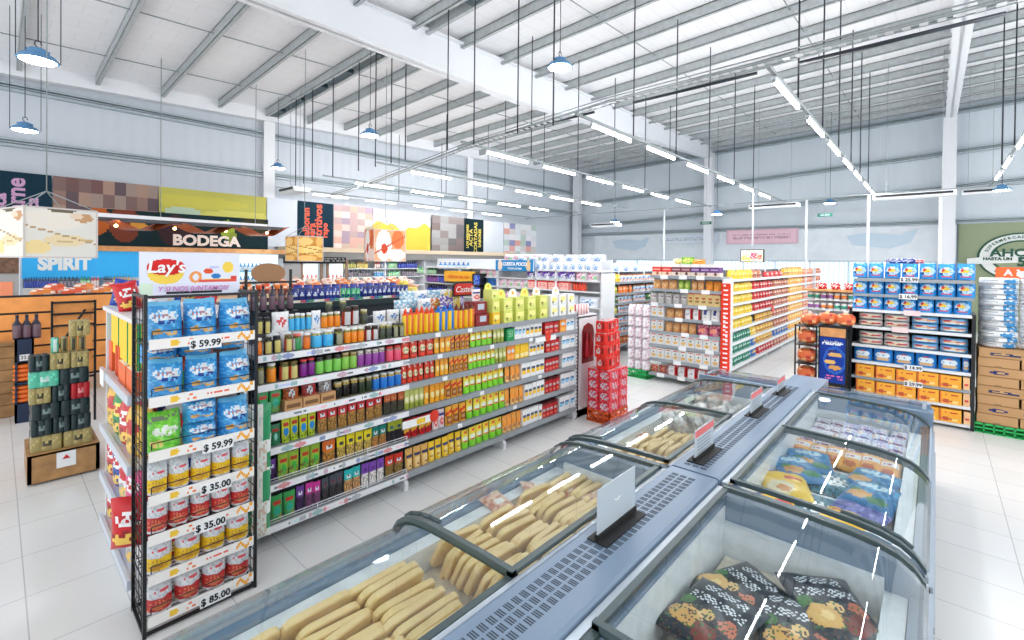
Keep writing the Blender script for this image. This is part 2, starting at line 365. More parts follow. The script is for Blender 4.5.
# purlins
for i, xp in enumerate((-2.2, -1, .3, 1.6, 2.88, 4.2, 5.45, 6.7, 7.95, 9.2, 10.5, 11.8, 13.05, 14.3, 15.55, 16.8, 18.05, 19.3, 20.5, 21.7)):
    g = MB()
    def slab(xa, xb, za, zb):
        vs = [(x, y, zroof(x, y)+z) for y in (-7, YG) for x, z in ((xa, za), (xb, za), (xb, zb), (xa, zb))]
        g.add(vs, [(0, 1, 2, 3), (7, 6, 5, 4), (0, 4, 5, 1), (1, 5, 6, 2), (2, 6, 7, 3), (3, 7, 4, 0)])
    slab(xp, xp+.015, -.22, -.004); slab(xp, xp+.08, -.22, -.205); slab(xp, xp+.08, -.02, -.004); slab(xp+.068, xp+.08, -.205, -.18)
    pu = struct('roof_beam', g, PURL)
    if i == 6:
        slab2 = MB()
        for k in range(17):
            ya = -6.5+k*1.3
            if abs(ya+.5-7.66) < .9: continue
            slab2.add([(x, y, zroof(x, y)+z) for y in (ya, ya+1.05) for x, z in ((xp+.1, -.2), (xp+.3, -.2), (xp+.3, -.1), (xp+.1, -.1))], [(0, 1, 2, 3), (7, 6, 5, 4), (0, 4, 5, 1), (1, 5, 6, 2), (2, 6, 7, 3), (3, 7, 4, 0)])
        struct('duct_panel', slab2, mat('dark teal panel', (34, 62, 72), .4), pu)
        g2 = MB(); g = g2; slab(xp+.32, xp+.4, -.22, -.02); struct('edge_strip', g2, PURL, pu)
# sag rods between purlins
for k, ys in enumerate((13.2, 10.6, 5.0, 2.2)):
    w = MB().tube((-4, ys, zroof(-4, ys)-.1), (XW, ys, zroof(XW, ys)-.1), .012, 6); struct('trim_%d' % (20+k), w, GALV)
# ------------------------------------------------------------------ cable tray, light rows, lamps
TR = [(5.55, -5, 4.37), (5.55, 3.3, 4.34), (5.68, 6.2, 4.24), (6.4, 11, 4.1), (6.7, 13.6, 4.06)]
t = thing('cable_tray', 'long grey steel cable tray hung across the shop above the light rows', 'cable tray')
a = MB(); lw = MB()
for (p, q) in zip(TR, TR[1:]):
    p, q = Vector(p), Vector(q)
    for dx, dz in ((-.05, 0), (.05, 0), (-.05, .06), (.05, .06)): a.tube(p+Vector((dx, 0, dz)), q+Vector((dx, 0, dz)), .008, 6)
    n = int((q-p).length/.12)
    for i in range(n):
        c = p.lerp(q, (i+.5)/n); lw.box(c.x-.05, c.y-.03, c.z-.002, c.x+.05, c.y+.03, c.z+.006)
ob('side_rails', a, GALV, t); ob('rung_grille', lw, SHELFW, t)
for (ya, yb) in ((-4, -2.4), (-2.2, -.7), (-.4, 1.1), (1.5, 3.0), (3.6, 5.3)):
    ob('cable_bundle', MB().tube((5.66, ya, 4.31), (5.66, yb, 4.31), .018, 6), RODM, t)
TUBE = mat('lit fluorescent tube', (255, 255, 255), emit=50)
HOUS = mat('white lamp housing', (235, 238, 242), .4)
hm = B(-.6, -.025, .03, .6, .025, .06).mesh('housing', HOUS)
DIMT = mat('dimmer fluorescent tube', (255, 255, 255), emit=9)
td = MB().tube((-.585, 0, .008), (.585, 0, .008), .02, 8).mesh('tube', DIMT)
tm = MB().tube((-.585, 0, .008), (.585, 0, .008), .017, 8).mesh('tube', TUBE)
em = MB().box(-.6, -.02, -.008, -.585, .02, .05).box(.585, -.02, -.008, .6, .02, .05).mesh('end_cap', GALV)
rows = [(-1.0, [3.4, 5.3, 7.15, 9.0, 10.45, 12.6, 14.4], 'first row over the open floor'), (1.35, [5.75, 7.54, 9.2, 10.9, 12.5, 14.3, 15.9], 'row over the chest freezers'),
        (3.8, [5.9, 7.65, 9.45, 11.22, 12.9, 14.7], 'row beside the big white rafter'), (6.22, [6.1, 7.8, 9.47, 11.2, 12.87, 14.6], 'row over the second aisle'),
        (8.93, [6.36, 8.2, 9.95, 11.6, 13.3], 'row past the white rafter'), (11.4, [6.35, 8.14, 9.98, 11.8, 13.5], 'row near the poster wall'), (14.35, [6.58, 8.4, 10.36, 12.14, 13.9], 'row closest to the poster wall')]
for yr, xs, nm in rows:
    x0 = min(xs[0]-.1, 5.5) if yr > 0 else 2.2; x1 = xs[-1]+3.2
    ob_ = ob('light_rail', MB().box(x0, yr-.02, 4.275, x1, yr+.02, 4.31), GALV); tag(ob_, 'thin grey rail carrying the tube lamps, %s' % nm, 'rail')
    for i, x in enumerate(xs):
        t = thing('tube_lamp', '%s tube lamp along its rail, %s' % (ORD[i], nm), 'tube light', (x+.6, yr, 4.2), 0, 'tube lamps, '+nm)
        link('housing', hm, t); link('tube', td if yr > 14 else tm, t); link('end_cap', em, t)
    k = 0
    for i, x in enumerate(xs[:-1]):
        if (i+int(yr)) % 3 == 2 and yr > 8: continue
        for dx in (.0,):
            xr = x+1.35+dx; k += 1
            o = ob('hanging_rod', MB().tube((xr, yr+.03, 4.29), (xr, yr+.03, zroof(xr, yr)-.2), .011, 6), RODM)
            tag(o, '%s thin dark rod holding up the lamps, %s' % (ORD[k-1], nm), 'rod', 'dark rods, '+nm)
for k, (px, Y) in enumerate(((182, 13.0), (205, 12.5), (228, 12.0), (278, 10.9), (322, 9.7), (340, 9.0), (368, 8.4), (392, 7.9), (422, 6.6), (466, 5.9), (515, 4.9), (546, 4.2))):
    x = min(6.6, max(5.5, gx(px, Y, 4.2)))
    tag(ob('hanging_rod', MB().tube((x, Y, 4.2), (x, Y, zroof(x, Y)-.2), .012, 6), RODM), '%s dark hanging rod along the cable tray, counted from poster wall' % ORD[k], 'rod', 'dark rods over the cable tray')
# high bay lamps
LAMPG = mat('lit high bay disc', (235, 246, 255), emit=22)
BLUEL = mat('blue grey lamp body', (86, 138, 184), .4)
lb = MB().lathe([(.11, .06), (.15, .05), (.17, .02), (.19, .0), (.185, -.012)], 20).mesh('lamp_body', BLUEL)
lf = MB(); [lf.box(-.1+.001*k, -.004, .06, .1, .004, .12) for k in (0,)]; lf.lathe([(.1, .05), (.085, .12), (.04, .14)], 16); lf = lf.mesh('heat_sink', BLUEL)
ld = MB().lathe([(.02, -.02), (.16, -.016), (.165, -.011)], 20).mesh('light_disc', LAMPG)
lh = MB().path([(0, 0, .14), (-.03, 0, .18), (-.02, 0, .22), (.02, 0, .22), (.03, 0, .18)], .006).mesh('hook', RODM)
for px, py, d, nm in ((38, 60, 5.5, 'large round high bay lamp hanging above the poster of lilac letters'), (25, 130, 8.1, 'smaller round high bay lamp hanging below the large one'), (370, 135, 9.8, 'round blue-rimmed high bay lamp hanging before the gable wall'), (560, 67, 6.9, 'round blue high bay lamp hanging against the white rafter'),
                      (278, 168, 12.5, 'round high bay lamp hanging beside the gable column'), (1002, 190, 11.7, 'round high bay lamp hanging over the stacked sugar bags'), (830, 203, 16, 'tiny far high bay lamp above the bread aisle, before back wall'), (615, 222, 19, 'tiny far high bay lamp near the building corner'), (717, 214, 16, 'tiny far high bay lamp in front of the back wall column')):
    p = unproj(px, py, d); t = thing('high_bay_lamp', nm, 'lamp', p)
    for n_, me in (('lamp_body', lb), ('heat_sink', lf), ('light_disc', ld), ('hook', lh)): link(n_, me, t)
    ob('suspension_cable', MB().tube((0, 0, .21), (0, 0, zroof(p.x, p.y)-p.z-.24), .006, 6), RODM, t)
    if px < 60:
        for dx in (-.18, .2): ob('suspension_cable', MB().tube((dx, .1, 0.03), (dx, .1, zroof(p.x, p.y)-p.z-.1), .005, 6), RODM, t)
# flat white ceiling units hanging high up
for px, py, d, w_, l_, nm in ((295, 193, 12.6, .9, .5, 'large flat white unit hung before the gable column'), (606, 227, 16.5, 1.0, .5, 'flat white unit hung before the building corner'), (774, 208, 15.0, 1.4, .45, 'white air unit with dark slot hung over the main aisle'), (913, 198, 11.8, 1.6, .4, 'white air unit with dark slots hung near the right hand column'), (980, 194, 12.5, .7, .3, 'small flat white unit hung under the open floor lamps')):
    p = unproj(px, py, d); t = thing('air_unit', nm, 'air unit', p)
    cs = MB(); cs.prism([(-l_/2, .12), (l_/2, .12), (l_/2*.8, 0), (-l_/2*.8, 0)], 'y', -w_/2, w_/2); ob('casing', cs, HOUS, t)
    ob('outlet_slot', B(-l_/2-.01, -w_/2*.92, .05, -l_/2+.05, w_/2*.92, .1), DARK, t)
    ob('hanger', MB().tube((0, -w_/3, .12), (0, -w_/3, zroof(p.x, p.y)-p.z-.1), .006, 6).tube((0, w_/3, .12), (0, w_/3, zroof(p.x, p.y)-p.z-.1), .006, 6), GALV, t)
tag(ob('cross_rail', MB().box(16.98, -4, 4.22, 17.02, 14.6, 4.25), GALV), 'long thin rail crossing behind the lamp rows before back wall', 'rail')
# thin pale drop poles by the back wall
for k, (px, X, ztop) in enumerate(((806, 17, 4.2), (868, 17, 4.2), (940, 17, 4.2), (664, 17, 4.2))):
    Y = gy(px, X, 3); tag(ob('drop_pole', MB().tube((X, Y, 1.2), (X, Y, ztop), .035, 8), HOUS), ['thin pale pole standing behind the far pot shelves', 'thin pale pole behind the blue bag display', 'thin pale pole beside the tall white column', 'thin pale pole behind the carton end shelf'][k], 'pole')
# ------------------------------------------------------------------ product kinds
def jar(key, body, label, lid, r=.036, h=.13, acc=None, two=None):
    prof = [(r*.92, 0), (r, .006), (r, h*.74), (r*.86, h*.84), (r*.8, h*.87)]
    def col(a, v):
        if .2 < v < .62: 
            if acc and .4 < a < .6 and .28 < v < .55: return acc
            if two and v > .55: return two
            return label
        q = math.sin(a*70+v*55)*999 % 1
        return body if q > .4 else tuple(max(0, int(c*.6)) for c in body)
    b = MB().lathe(prof, 16, col)
    l = MB().lathe([(r*.86, h*.87), (r*.88, h*.88), (r*.88, h*.985), (r*.82, h)], 16, lid)
    proto(key, 'jar', 'jar', [('jar', b, JARG), ('lid', l, FILM)], 2*r)
OL = (110, 104, 40); OLD = (48, 44, 28); CRM = (214, 196, 150)
jar('j_orange', (200, 110, 40), (238, 120, 34), (240, 238, 232)); jar('j_dark', OLD, (34, 30, 34), (30, 30, 34), acc=(206, 190, 110), two=(214, 50, 48))
jar('j_olred', OL, (205, 80, 60), (120, 100, 50), acc=(210, 196, 120)); jar('j_white', OL, (232, 238, 236), (236, 110, 90), acc=(60, 150, 90))
jar('j_blue', (190, 186, 110), (70, 180, 232), (238, 240, 242), r=.042, h=.14); jar('j_oldark', (150, 140, 50), (40, 44, 40), (60, 60, 50), acc=(150, 150, 120))
jar('j_olor', (160, 150, 50), (240, 140, 34), (236, 234, 226)); jar('j_brown', (70, 34, 24), (176, 60, 40), (60, 40, 30), acc=(200, 200, 200))
jar('j_olblk', (140, 132, 52), (66, 74, 60), (206, 196, 150)); jar('j_purple', (60, 30, 60), (132, 44, 140), (226, 60, 70), two=(120, 34, 128))
jar('j_green', (54, 50, 34), (130, 205, 92), (40, 44, 40)); jar('j_olgreen', (150, 130, 60), (140, 200, 84), (190, 170, 120))
jar('j_palepur', (196, 184, 178), (150, 70, 160), (225, 215, 205)); jar('j_pink', (190, 160, 140), (236, 90, 120), (226, 60, 60))
jar('j_goldblk', (196, 160, 60), (34, 34, 30), (200, 190, 150)); jar('j_dgreen', (150, 130, 60), (44, 60, 40), (190, 190, 170), two=(60, 70, 50)); jar('j_goldblue', (206, 170, 60), (40, 120, 205), (210, 212, 214))
def bag(key, w, h, t, a, kind='doy', name='pouch', cat='pouch', m=None, nu=12, nv=14, extra=()):
    proto(key, name, cat, [(name, m_bag(w, h, t, a, kind, nu, nv), m or FILM)]+list(extra), w)
bag('p_red', .1, .19, .05, art((222, 58, 26), ('e', .5, .45, .38, .2, (226, 214, 180)), ('t', .2, .38, .8, .52, (90, 130, 60), 3), ('r', .1, .2, .9, .27, (150, 24, 16)), ('e', .3, .86, .12, .06, (250, 230, 220)), ('n', 0, .55, 1, 1, (200, 40, 20), .3)))
bag('p_orange', .09, .19, .05, art((242, 168, 36), ('e', .5, .45, .36, .16, (240, 224, 160)), ('t', .2, .4, .8, .5, (170, 120, 40), 2), ('n', 0, .6, 1, 1, (236, 140, 30), .35)))
bag('p_brown', .08, .19, .05, art((244, 176, 44), ('r', .08, .08, .92, .5, (150, 84, 40)), ('d', .5, .2, .16, (214, 48, 40)), ('e', .5, .28, .3, .1, (206, 160, 110))))
bag('p_lime', .085, .2, .05, art((246, 222, 70), ('r', 0, 0, 1, .36, (130, 214, 50)), ('e', .5, .5, .42, .16, (226, 240, 214)), ('t', .15, .46, .85, .58, (40, 140, 120), 2), ('r', .15, .34, .85, .4, (220, 70, 50)), ('e', .55, .84, .2, .09, (226, 80, 50))))
bag('p_olive', .085, .19, .05, art((196, 200, 110), ('r', 0, 0, 1, .25, (150, 160, 60)), ('e', .5, .5, .4, .14, (234, 230, 190)), ('t', .1, .45, .9, .6, (120, 120, 60), 2)))
bag('p_peach', .085, .2, .05, art((250, 158, 60), ('r', 0, 0, 1, .38, (240, 196, 130)), ('e', .5, .24, .36, .13, (206, 120, 60)), ('n', 0, .5, 1, 1, (252, 184, 96), .3)))
bag('p_gold', .085, .2, .055, art((250, 204, 50), ('r', .1, .6, .9, .72, (50, 66, 120)), ('e', .5, .32, .34, .18, (246, 226, 140)), ('t', .2, .2, .8, .45, (200, 140, 30), 4)))
bag('p_tan', .085, .2, .055, art((226, 176, 96), ('r', .08, .6, .92, .74, (44, 50, 96)), ('r', .2, .1, .8, .5, (240, 206, 140)), ('t', .25, .15, .75, .45, (160, 100, 50), 4)))
bag('p_redbag', .1, .18, .06, art((206, 26, 32), ('r', .1, .72, .9, .88, (40, 44, 110)), ('d', .28, .2, .2, (246, 196, 60)), ('e', .5, .2, .35, .08, (150, 16, 24))))
bag('p_pinkw', .09, .19, .055, art((238, 220, 222), ('r', .1, .66, .9, .8, (60, 60, 130)), ('e', .5, .35, .3, .2, (226, 90, 90)), ('e', .5, .35, .16, .1, (250, 200, 190))))
def cart(key, w, d, h, a, **k): proto(key, 'carton', 'carton', [('carton', m_box(w, d, h, a, **k), CARD)], w)
cart('c_whyel', .08, .05, .19, art(W_, ('r', .08, .5, .92, .66, (60, 76, 110)), ('r', .08, .26, .92, .48, (250, 200, 40)), ('t', .2, .72, .8, .85, (180, 190, 200), 2)))
cart('c_whblue', .08, .05, .19, art(W_, ('r', .08, .3, .92, .66, (90, 190, 230)), ('r', .15, .56, .85, .64, (60, 90, 140)), ('n', .1, .3, .9, .5, W_, .2)))
cart('c_red', .09, .06, .19, art((196, 30, 34), ('r', .1, .38, .9, .6, (232, 222, 214)), ('r', 0, .85, 1, 1, (90, 24, 26)), ('t', .15, .42, .85, .56, (90, 100, 120), 2), ('e', .5, .18, .3, .1, (236, 120, 100))))
cart('c_orange', .1, .06, .19, art((246, 150, 50), ('e', .5, .6, .38, .12, (200, 214, 226)), ('r', .1, .1, .9, .3, (250, 180, 90))))
cart('c_yellow', .1, .06, .19, art((252, 208, 44), ('n', .1, .1, .9, .9, (246, 180, 30), .25), ('r', .15, .1, .85, .3, (250, 230, 170))))
cart('c_green', .1, .06, .15, art((34, 150, 84), ('r', .2, .3, .8, .8, (130, 205, 150)), ('t', .25, .35, .75, .75, (16, 90, 60), 3)))
# Bay of pouches with nuts and spices
def nut(key, top, food, win=(0.1, .9), mark=(225, 228, 232)):
    bag(key, .1, .2, .045, art(food, ('n', 0, 0, 1, .6, tuple(int(c*.6) for c in food), .4), ('n', 0, 0, 1, .6, tuple(min(255, int(c*1.3)) for c in food), .2), ('r', 0, .58, 1, 1, top), ('e', .5, .72, .26, .1, mark), ('e', .5, .72, .12, .04, (40, 40, 60))))
nut('n_red', (196, 40, 48), (166, 122, 60)); nut('n_rust', (196, 96, 50), (70, 66, 52), mark=(220, 140, 90)); nut('n_orange', (222, 110, 40), (176, 120, 50)); nut('n_yellow', (234, 214, 40), (190, 160, 80), mark=(60, 70, 80))
nut('n_teal', (30, 130, 116), (176, 120, 60)); nut('n_dkyel', (170, 180, 50), (40, 34, 44), mark=(60, 110, 120)); nut('n_purple', (110, 60, 150), (60, 30, 80)); nut('n_magenta', (206, 50, 150), (110, 60, 100)); nut('n_grey', (70, 80, 90), (50, 46, 50), mark=(120, 60, 70))
nut('n_aqua', (40, 186, 186), (200, 150, 96)); nut('n_pvwhite', (130, 74, 180), (232, 226, 220), mark=(100, 50, 150)); nut('n_tomato', (214, 56, 40), (140, 110, 50))
bag('g_limeblue', .1, .2, .05, art((206, 212, 50), ('r', .2, .62, .8, .76, (190, 50, 40)), ('e', .5, .42, .34, .18, (30, 130, 206)), ('r', 0, .0, 1, .18, (170, 196, 40)), ('n', 0, .1, 1, .3, (60, 70, 30), .4)))
bag('g_green', .1, .2, .05, art((58, 160, 84), ('r', .18, .62, .82, .76, (200, 50, 40)), ('e', .5, .38, .3, .18, (40, 170, 140)), ('n', 0, .0, 1, .3, (150, 130, 60), .4)))
bag('g_lime', .1, .2, .05, art((150, 186, 60), ('r', .18, .62, .82, .78, (190, 60, 40)), ('e', .5, .38, .3, .18, (60, 180, 70)), ('n', 0, .0, 1, .4, (120, 100, 50), .4)))
bag('g_dgreen', .11, .18, .05, art((30, 110, 70), ('r', .18, .62, .82, .8, (170, 50, 40)), ('e', .5, .38, .16, .18, (140, 200, 190))))
TRAYC = (196, 148, 100)
def trayp(key, top):
    proto(key, 'display_tray', 'display tray', [('display_tray', MB().box(-.07, -.06, 0, .07, .06, .08, TRAYC).box(-.055, -.061, .02, .055, -.0605, .05, (120, 84, 50)), CARD), ('pouch', (lambda b: MB().add([(x, y, z+.05) for x, y, z in b.v], b.f, b.c, True))(m_bag(.13, .14, .05, art(top, ('e', .5, .5, .24, .2, (200, 208, 214)), ('n', 0, 0, 1, 1, tuple(int(c*.7) for c in top), .3)), 'pillow', 10, 8)), FILM)], .14)
trayp('t_brown', (180, 90, 40)); trayp('t_red', (160, 40, 44)); trayp('t_grey', (150, 140, 140))
# tall yellow bottles
def bottle(key, body, capc, blue=False):
    def a(u, v):
        if v < .06: return tuple(int(c*.9) for c in body)
        if v > .9: return capc
        if .25 < v < .5 and .42 < u < .58: return (30, 110, 190) if blue else (214, 90, 30)
        return body
    b = MB().lathe([(.034, 0), (.037, .01), (.037, .215), (.03, .232), (.018, .24)], 14, a)
    l = MB().lathe([(.019, .238), (.019, .258), (.011, .27), (.006, .285)], 12, capc)
    proto(key, 'squeeze_bottle', 'bottle', [('squeeze_bottle', b, FILM), ('cap', l, FILM)], .072)
bottle('b_redcap', (250, 206, 30), (232, 70, 24)); bottle('b_bluecap', (250, 208, 30), (40, 110, 200), True); bottle('b_darkcap', (248, 200, 30), (110, 40, 24))
# arch topped display cartons
def archcart(key, body, crest, w=.15, h=.15):
    b = m_box(w, .14, h, art(body, ('r', .2, .45, .85, .8, (250, 240, 150)), ('e', .35, .35, .15, .12, (120, 120, 30)), ('t', .2, .08, .8, .25, tuple(int(c*.85) for c in body), 2)), nu=10, nv=10)
    parts = [('carton', b, CARD)]
    if crest:
        pts = [(-w/2, h), (w/2, h), (w/2, h+.03), (w*.46, h+.055), (w*.38, h+.08), (w*.2, h+.1), (0, h+.106), (-w*.2, h+.1), (-w*.38, h+.08), (-w*.46, h+.055), (-w/2, h+.03)]
        c = MB().prism(pts, 'y', .05, .055, crest); c.add([(-.02, .049, h+.03), (.02, .049, h+.03), (.02, .049, h+.07), (-.02, .049, h+.07)], [(0, 1, 2, 3)], (240, 180, 60)); parts.append(('crest', c, CARD))
    proto(key, 'display_carton', 'carton', parts, w)
archcart('a_pale', (216, 222, 110), None); archcart('a_paletop', (226, 232, 130), (232, 238, 120)); archcart('a_whitetop', (222, 226, 120), (246, 250, 246)); archcart('a_yellow', (246, 196, 40), None); archcart('a_white', (240, 240, 238), None, h=.14); archcart('a_whcrest', (240, 240, 236), (250, 250, 248), h=.14)
proto('x_tube', 'red_white_tube', 'tube', [('tube', MB().lathe([(.03, 0), (.03, .18)], 12, lambda a, v: (214, 36, 46) if int(v*5+a*4) % 2 else (244, 228, 228)), FILM)], .06)
proto('x_redbox', 'box', 'box', [('box', m_box(.2, .16, .13, art((140, 30, 34), ('r', .35, .3, .75, .8, (190, 200, 214)), ('t', .1, .1, .9, .2, (220, 120, 110), 1))), CARD)], .2)
def pile(key, c1, c2, name='snack_bag'):
    bag(key, .2, .15, .08, art(c1, ('n', 0, 0, 1, 1, W_, .3), ('e', .5, .5, .34, .22, c2), ('n', .2, .3, .8, .7, c1, .3)), 'pillow', name, 'bag', None, 10, 8)
pile('h_blue', (140, 186, 214), (228, 238, 244)); pile('h_violet', (130, 96, 190), (236, 230, 240)); pile('h_orange', (232, 130, 60), (246, 214, 120)); pile('h_white', (236, 236, 240), (90, 150, 210)); pile('h_whred', (240, 236, 238), (222, 60, 70)); pile('h_yellow', (240, 210, 90), (250, 240, 200)); pile('h_navy', (26, 50, 150), (220, 226, 240)); pile('h_red', (210, 26, 36), (240, 230, 230)); pile('h_teal', (30, 150, 110), (220, 240, 220))
# ------------------------------------------------------------------ long shelving (gondola) maker
def gondola(label, x0, x1, yf, yb, zs, ztop, bays, col=SHELFG, lips=None, dsh=.42, base_h=.155, name='shelving_unit'):
    """double sided shelving along X: fronts at yf (towards -Y) and yb"""
    t = thing(name, label, 'shelving'); ym = (yf+yb)/2
    ob('back_panel', B(x0, ym-.02, .02, x1, ym+.02, ztop), mat('shade darkened back panel', (84, 88, 94), .6), t)  # grey darkened so the panel colour carries the deep shade above the packs
    for k, xa in enumerate(bays):
        u = MB().box(xa-.02, ym-.05, 0, xa+.02, ym+.05, ztop)
        ob('upright', u, WHITEM, t)
        ob('foot', MB().prism([(yf+.02, 0), (yf+.02, .07), (yf+.06, base_h-.03), (ym, base_h-.03), (ym, 0), (yf+.1, 0), (yf+.08, .03), (yf+.05, .03), (yf+.05, 0)], 'x', xa-.02, xa+.02), WHITEM, t)
        ob('foot', MB().prism([(yb-.02, 0), (yb-.02, .07), (yb-.06, base_h-.03), (ym, base_h-.03), (ym, 0)], 'x', xa-.02, xa+.02), WHITEM, t)
    for z in zs:
        for xa, xb in zip(bays, bays[1:]):
            d = yf if z < .3 else yf
            s = ob('shelf_board', B(xa+.003, yf+.006, z-.01, xb-.003, ym-.02, z+.0185), col, t)
            st = lips(xa, z) if lips else col
            ob('price_rail', B(xa+.003, yf-.006, z-.028, xb-.003, yf+.006, z+.026), st, s) if not isinstance(st, MB) else ob('price_rail', st, MATTE, s)
            ob('shelf_board', B(xa+.003, ym+.02, z-.01, xb-.003, yb, z+.0185), col, t)
    return t
ZS = [.155, .465, .745, 1.0, 1.235, 1.455]
WT = ['lowest shelf', 'fifth shelf', 'fourth shelf', 'third shelf', 'second shelf', 'top shelf']
def striplip(xa, z):
    """the near bay carries a white strip full of small printed price tickets"""
    if xa > 2: return SHELFG
    b = MB(); xb = 2.63; n = int((xb-xa)/.012); r = random.Random(int(z*100))
    nv = 6; pal = [(220, 150, 156), (150, 162, 200), (156, 190, 190), (205, 172, 190), (178, 184, 190)]
    pat = []
    k = 0
    while k < n:
        L = r.choice([3, 4, 8, 2]); q = r.random()
        kind = 'gap' if q < .3 else ('dot' if q < .62 else ('txt' if q < .85 else 'block')); c = r.choice(pal)
        for j in range(L): pat.append((kind, c, (j+.5)/L))
        k += L
    def a(u, v):
        kd, c, f = pat[min(n-1, int(u*n))]
        if kd == 'dot' and ((f-.5)/.5)**2+((v-.5)/.42)**2 < 1: return c
        if kd == 'txt' and .3 < v < .7 and math.sin(u*900)*77 % 1 > .4: return (120, 124, 134)
        if kd == 'block' and .25 < v < .75: return tuple(min(255, x+50) for x in c)
        return (236, 237, 240)
    b.grid(lambda u, v: (xa+u*(xb-xa), 3.69-.008, z-.026+v*.048), n, nv, a, False)
    b.box(xa, 3.69-.007, z-.027, xb, 3.69+.006, z+.023, (228, 230, 232))
    return b
BX = [1.28, 2.63, 4.0, 5.42]
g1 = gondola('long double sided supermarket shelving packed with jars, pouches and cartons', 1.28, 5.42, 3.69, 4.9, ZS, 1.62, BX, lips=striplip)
ob('end_panel', MB().box(5.425, 3.7, .02, 5.46, 4.89, 1.5).box(5.44, 3.7, 1.3, 5.47, 3.75, 1.5), WHITEM, g1)
pf = MB()
for k in range(28): pf.box(5.43, 3.694, .1+k*.05, 5.455, 3.699, .115+k*.05)
ob('slot_holes', pf, DARK, g1)
for z in (.155, .465):
    ob('guard_rail', MB().path([(1.3, 3.685, z+.07), (2.61, 3.685, z+.07)], .004).path([(1.3, 3.685, z+.05), (2.61, 3.685, z+.05)], .003).path([(1.3, 3.685, z+.02), (1.3, 3.685, z+.07)], .004).path([(1.75, 3.685, z+.02), (1.75, 3.685, z+.07)], .004).path([(2.2, 3.685, z+.02), (2.2, 3.685, z+.07)], .004).path([(2.61, 3.685, z+.02), (2.61, 3.685, z+.07)], .004), WHITEM, g1)
for i, (px, z) in enumerate(((438, 1.455), (470, 1.455), (492, 1.235), (440, 1.235), (482, .745), (445, 1.0), (500, 1.0), (460, .465), (515, .465), (540, .745), (531, 1.235))):
    x = gx(px, 3.68, z); ob('price_ticket', B(x-.03, 3.677, z-.02, x+.03, 3.6835, z+.02), TAGM, g1)
YP = 3.755
def G(key, n, a, b, z, desc, h=1., y=YP, end='wire rack', where=None, dz=.02):
    rowx(key, n, gx(a, y-.04, z), gx(b, y-.04, z), y, z+dz, desc, (where or WT[ZS.index(z)])+' of long shelving', end, h=h)
z = 1.455
for a_ in (('j_orange', 1, 256, 264, 'orange label jar at the very end'), ('j_dark', 2, 265, 283, 'dark jar with red band'), ('j_olred', 1, 286, 294, 'olive jar with red label'), ('j_white', 1, 295, 304, 'white label jar with green spot'), ('j_orange', 1, 305, 312, 'orange label jar between white and blue ones'),
           ('j_blue', 2, 313, 335, 'light blue label jar'), ('j_oldark', 1, 336, 345, 'olive jar with black label'), ('j_olor', 3, 346, 366, 'olive jar with orange label'), ('j_brown', 2, 367, 380, 'brown jar with red label'), ('j_olblk', 2, 381, 393, 'olive jar with grey label'), ('j_oldark', 2, 394, 406, 'olive and black jar')):
    G(a_[0], a_[1], a_[2], a_[3], z, a_[4])
# the tier that stands on white cans behind the front jars
WCAN = MB().lathe([(.04, 0), (.042, .004), (.042, .126), (.04, .13)], 16, (238, 240, 242))
proto('w_can', 'white_can', 'can', [('can', WCAN, FILM)], .085)
rowx('w_can', 12, 1.42, 2.6, 3.88, 1.475, 'plain white can behind jars', 'top shelf of long shelving')
def tier(key, n, a, b, desc, h=1., y=3.9, z=1.607): rowx(key, n, gx(a, y-.04, z), gx(b, y-.04, z), y, z, desc, 'upper tier on the white cans', 'wire rack', h=h)
tier('j_dark', 2, 258, 272, 'dark jar with red band'); tier('h_whred', 1, 273, 292, 'white bag with red lettering', 1.1); tier('j_blue', 4, 291, 313, 'pale blue label jar'); tier('h_white', 1, 313, 323, 'white and blue bag'); tier('j_olor', 3, 323, 342, 'orange label jar'); tier('j_brown', 2, 344, 361, 'large brown jar', 1.3); tier('j_olblk', 1, 362, 369, 'olive jar after the brown pair')
put('j_olblk', 'small olive jar alone on the blue label jars', gx(329, 3.9, 1.75), 3.9, 1.75, 0, sc=(.8, .8, .6)); put('j_olblk', 'small olive jar alone beside the tall brown jars', gx(340, 3.95, 1.75), 3.9, 1.752, 0, sc=(.8, .8, .6))
rowx('h_white', 3, gx(372, 4.05, 1.6), gx(412, 4.05, 1.6), 4.05, 1.56, 'white and blue bag heaped behind jars', 'top shelf of long shelving', h=.9)
z = 1.235
for a_ in (('j_oldark', 1, 258, 266, 'black label jar at the rack end'), ('j_olor', 1, 268, 278, 'orange label jar'), ('j_olred', 2, 281, 300, 'olive jar with red label'), ('j_purple', 2, 301, 317, 'purple label jar with red lid'), ('j_green', 3, 317, 343, 'dark jar with green label'), ('j_olgreen', 2, 343, 359, 'olive jar with green label'), ('j_palepur', 4, 359, 387, 'pale jar with purple label'), ('j_pink', 2, 388, 403, 'jar with pink red label')): G(*a_[:4], z, a_[4], 1.1)
z = 1.0
for a_ in (('g_green', 2, 258, 283, 'green herb pouch', .9), ('t_brown', 1, 283, 302, 'brown pouch in carton tray', 1), ('t_red', 1, 302, 319, 'red pouch in carton tray', 1), ('t_grey', 1, 319, 335, 'grey pouch in carton tray', 1), ('j_goldblk', 3, 335, 360, 'gold jar with black label', 1.1), ('j_dgreen', 2, 360, 374, 'dark green label jar', 1.1), ('j_goldblue', 4, 374, 403, 'gold jar with blue label', 1.1)): G(*a_[:4], z, a_[4], a_[5])
z = .745
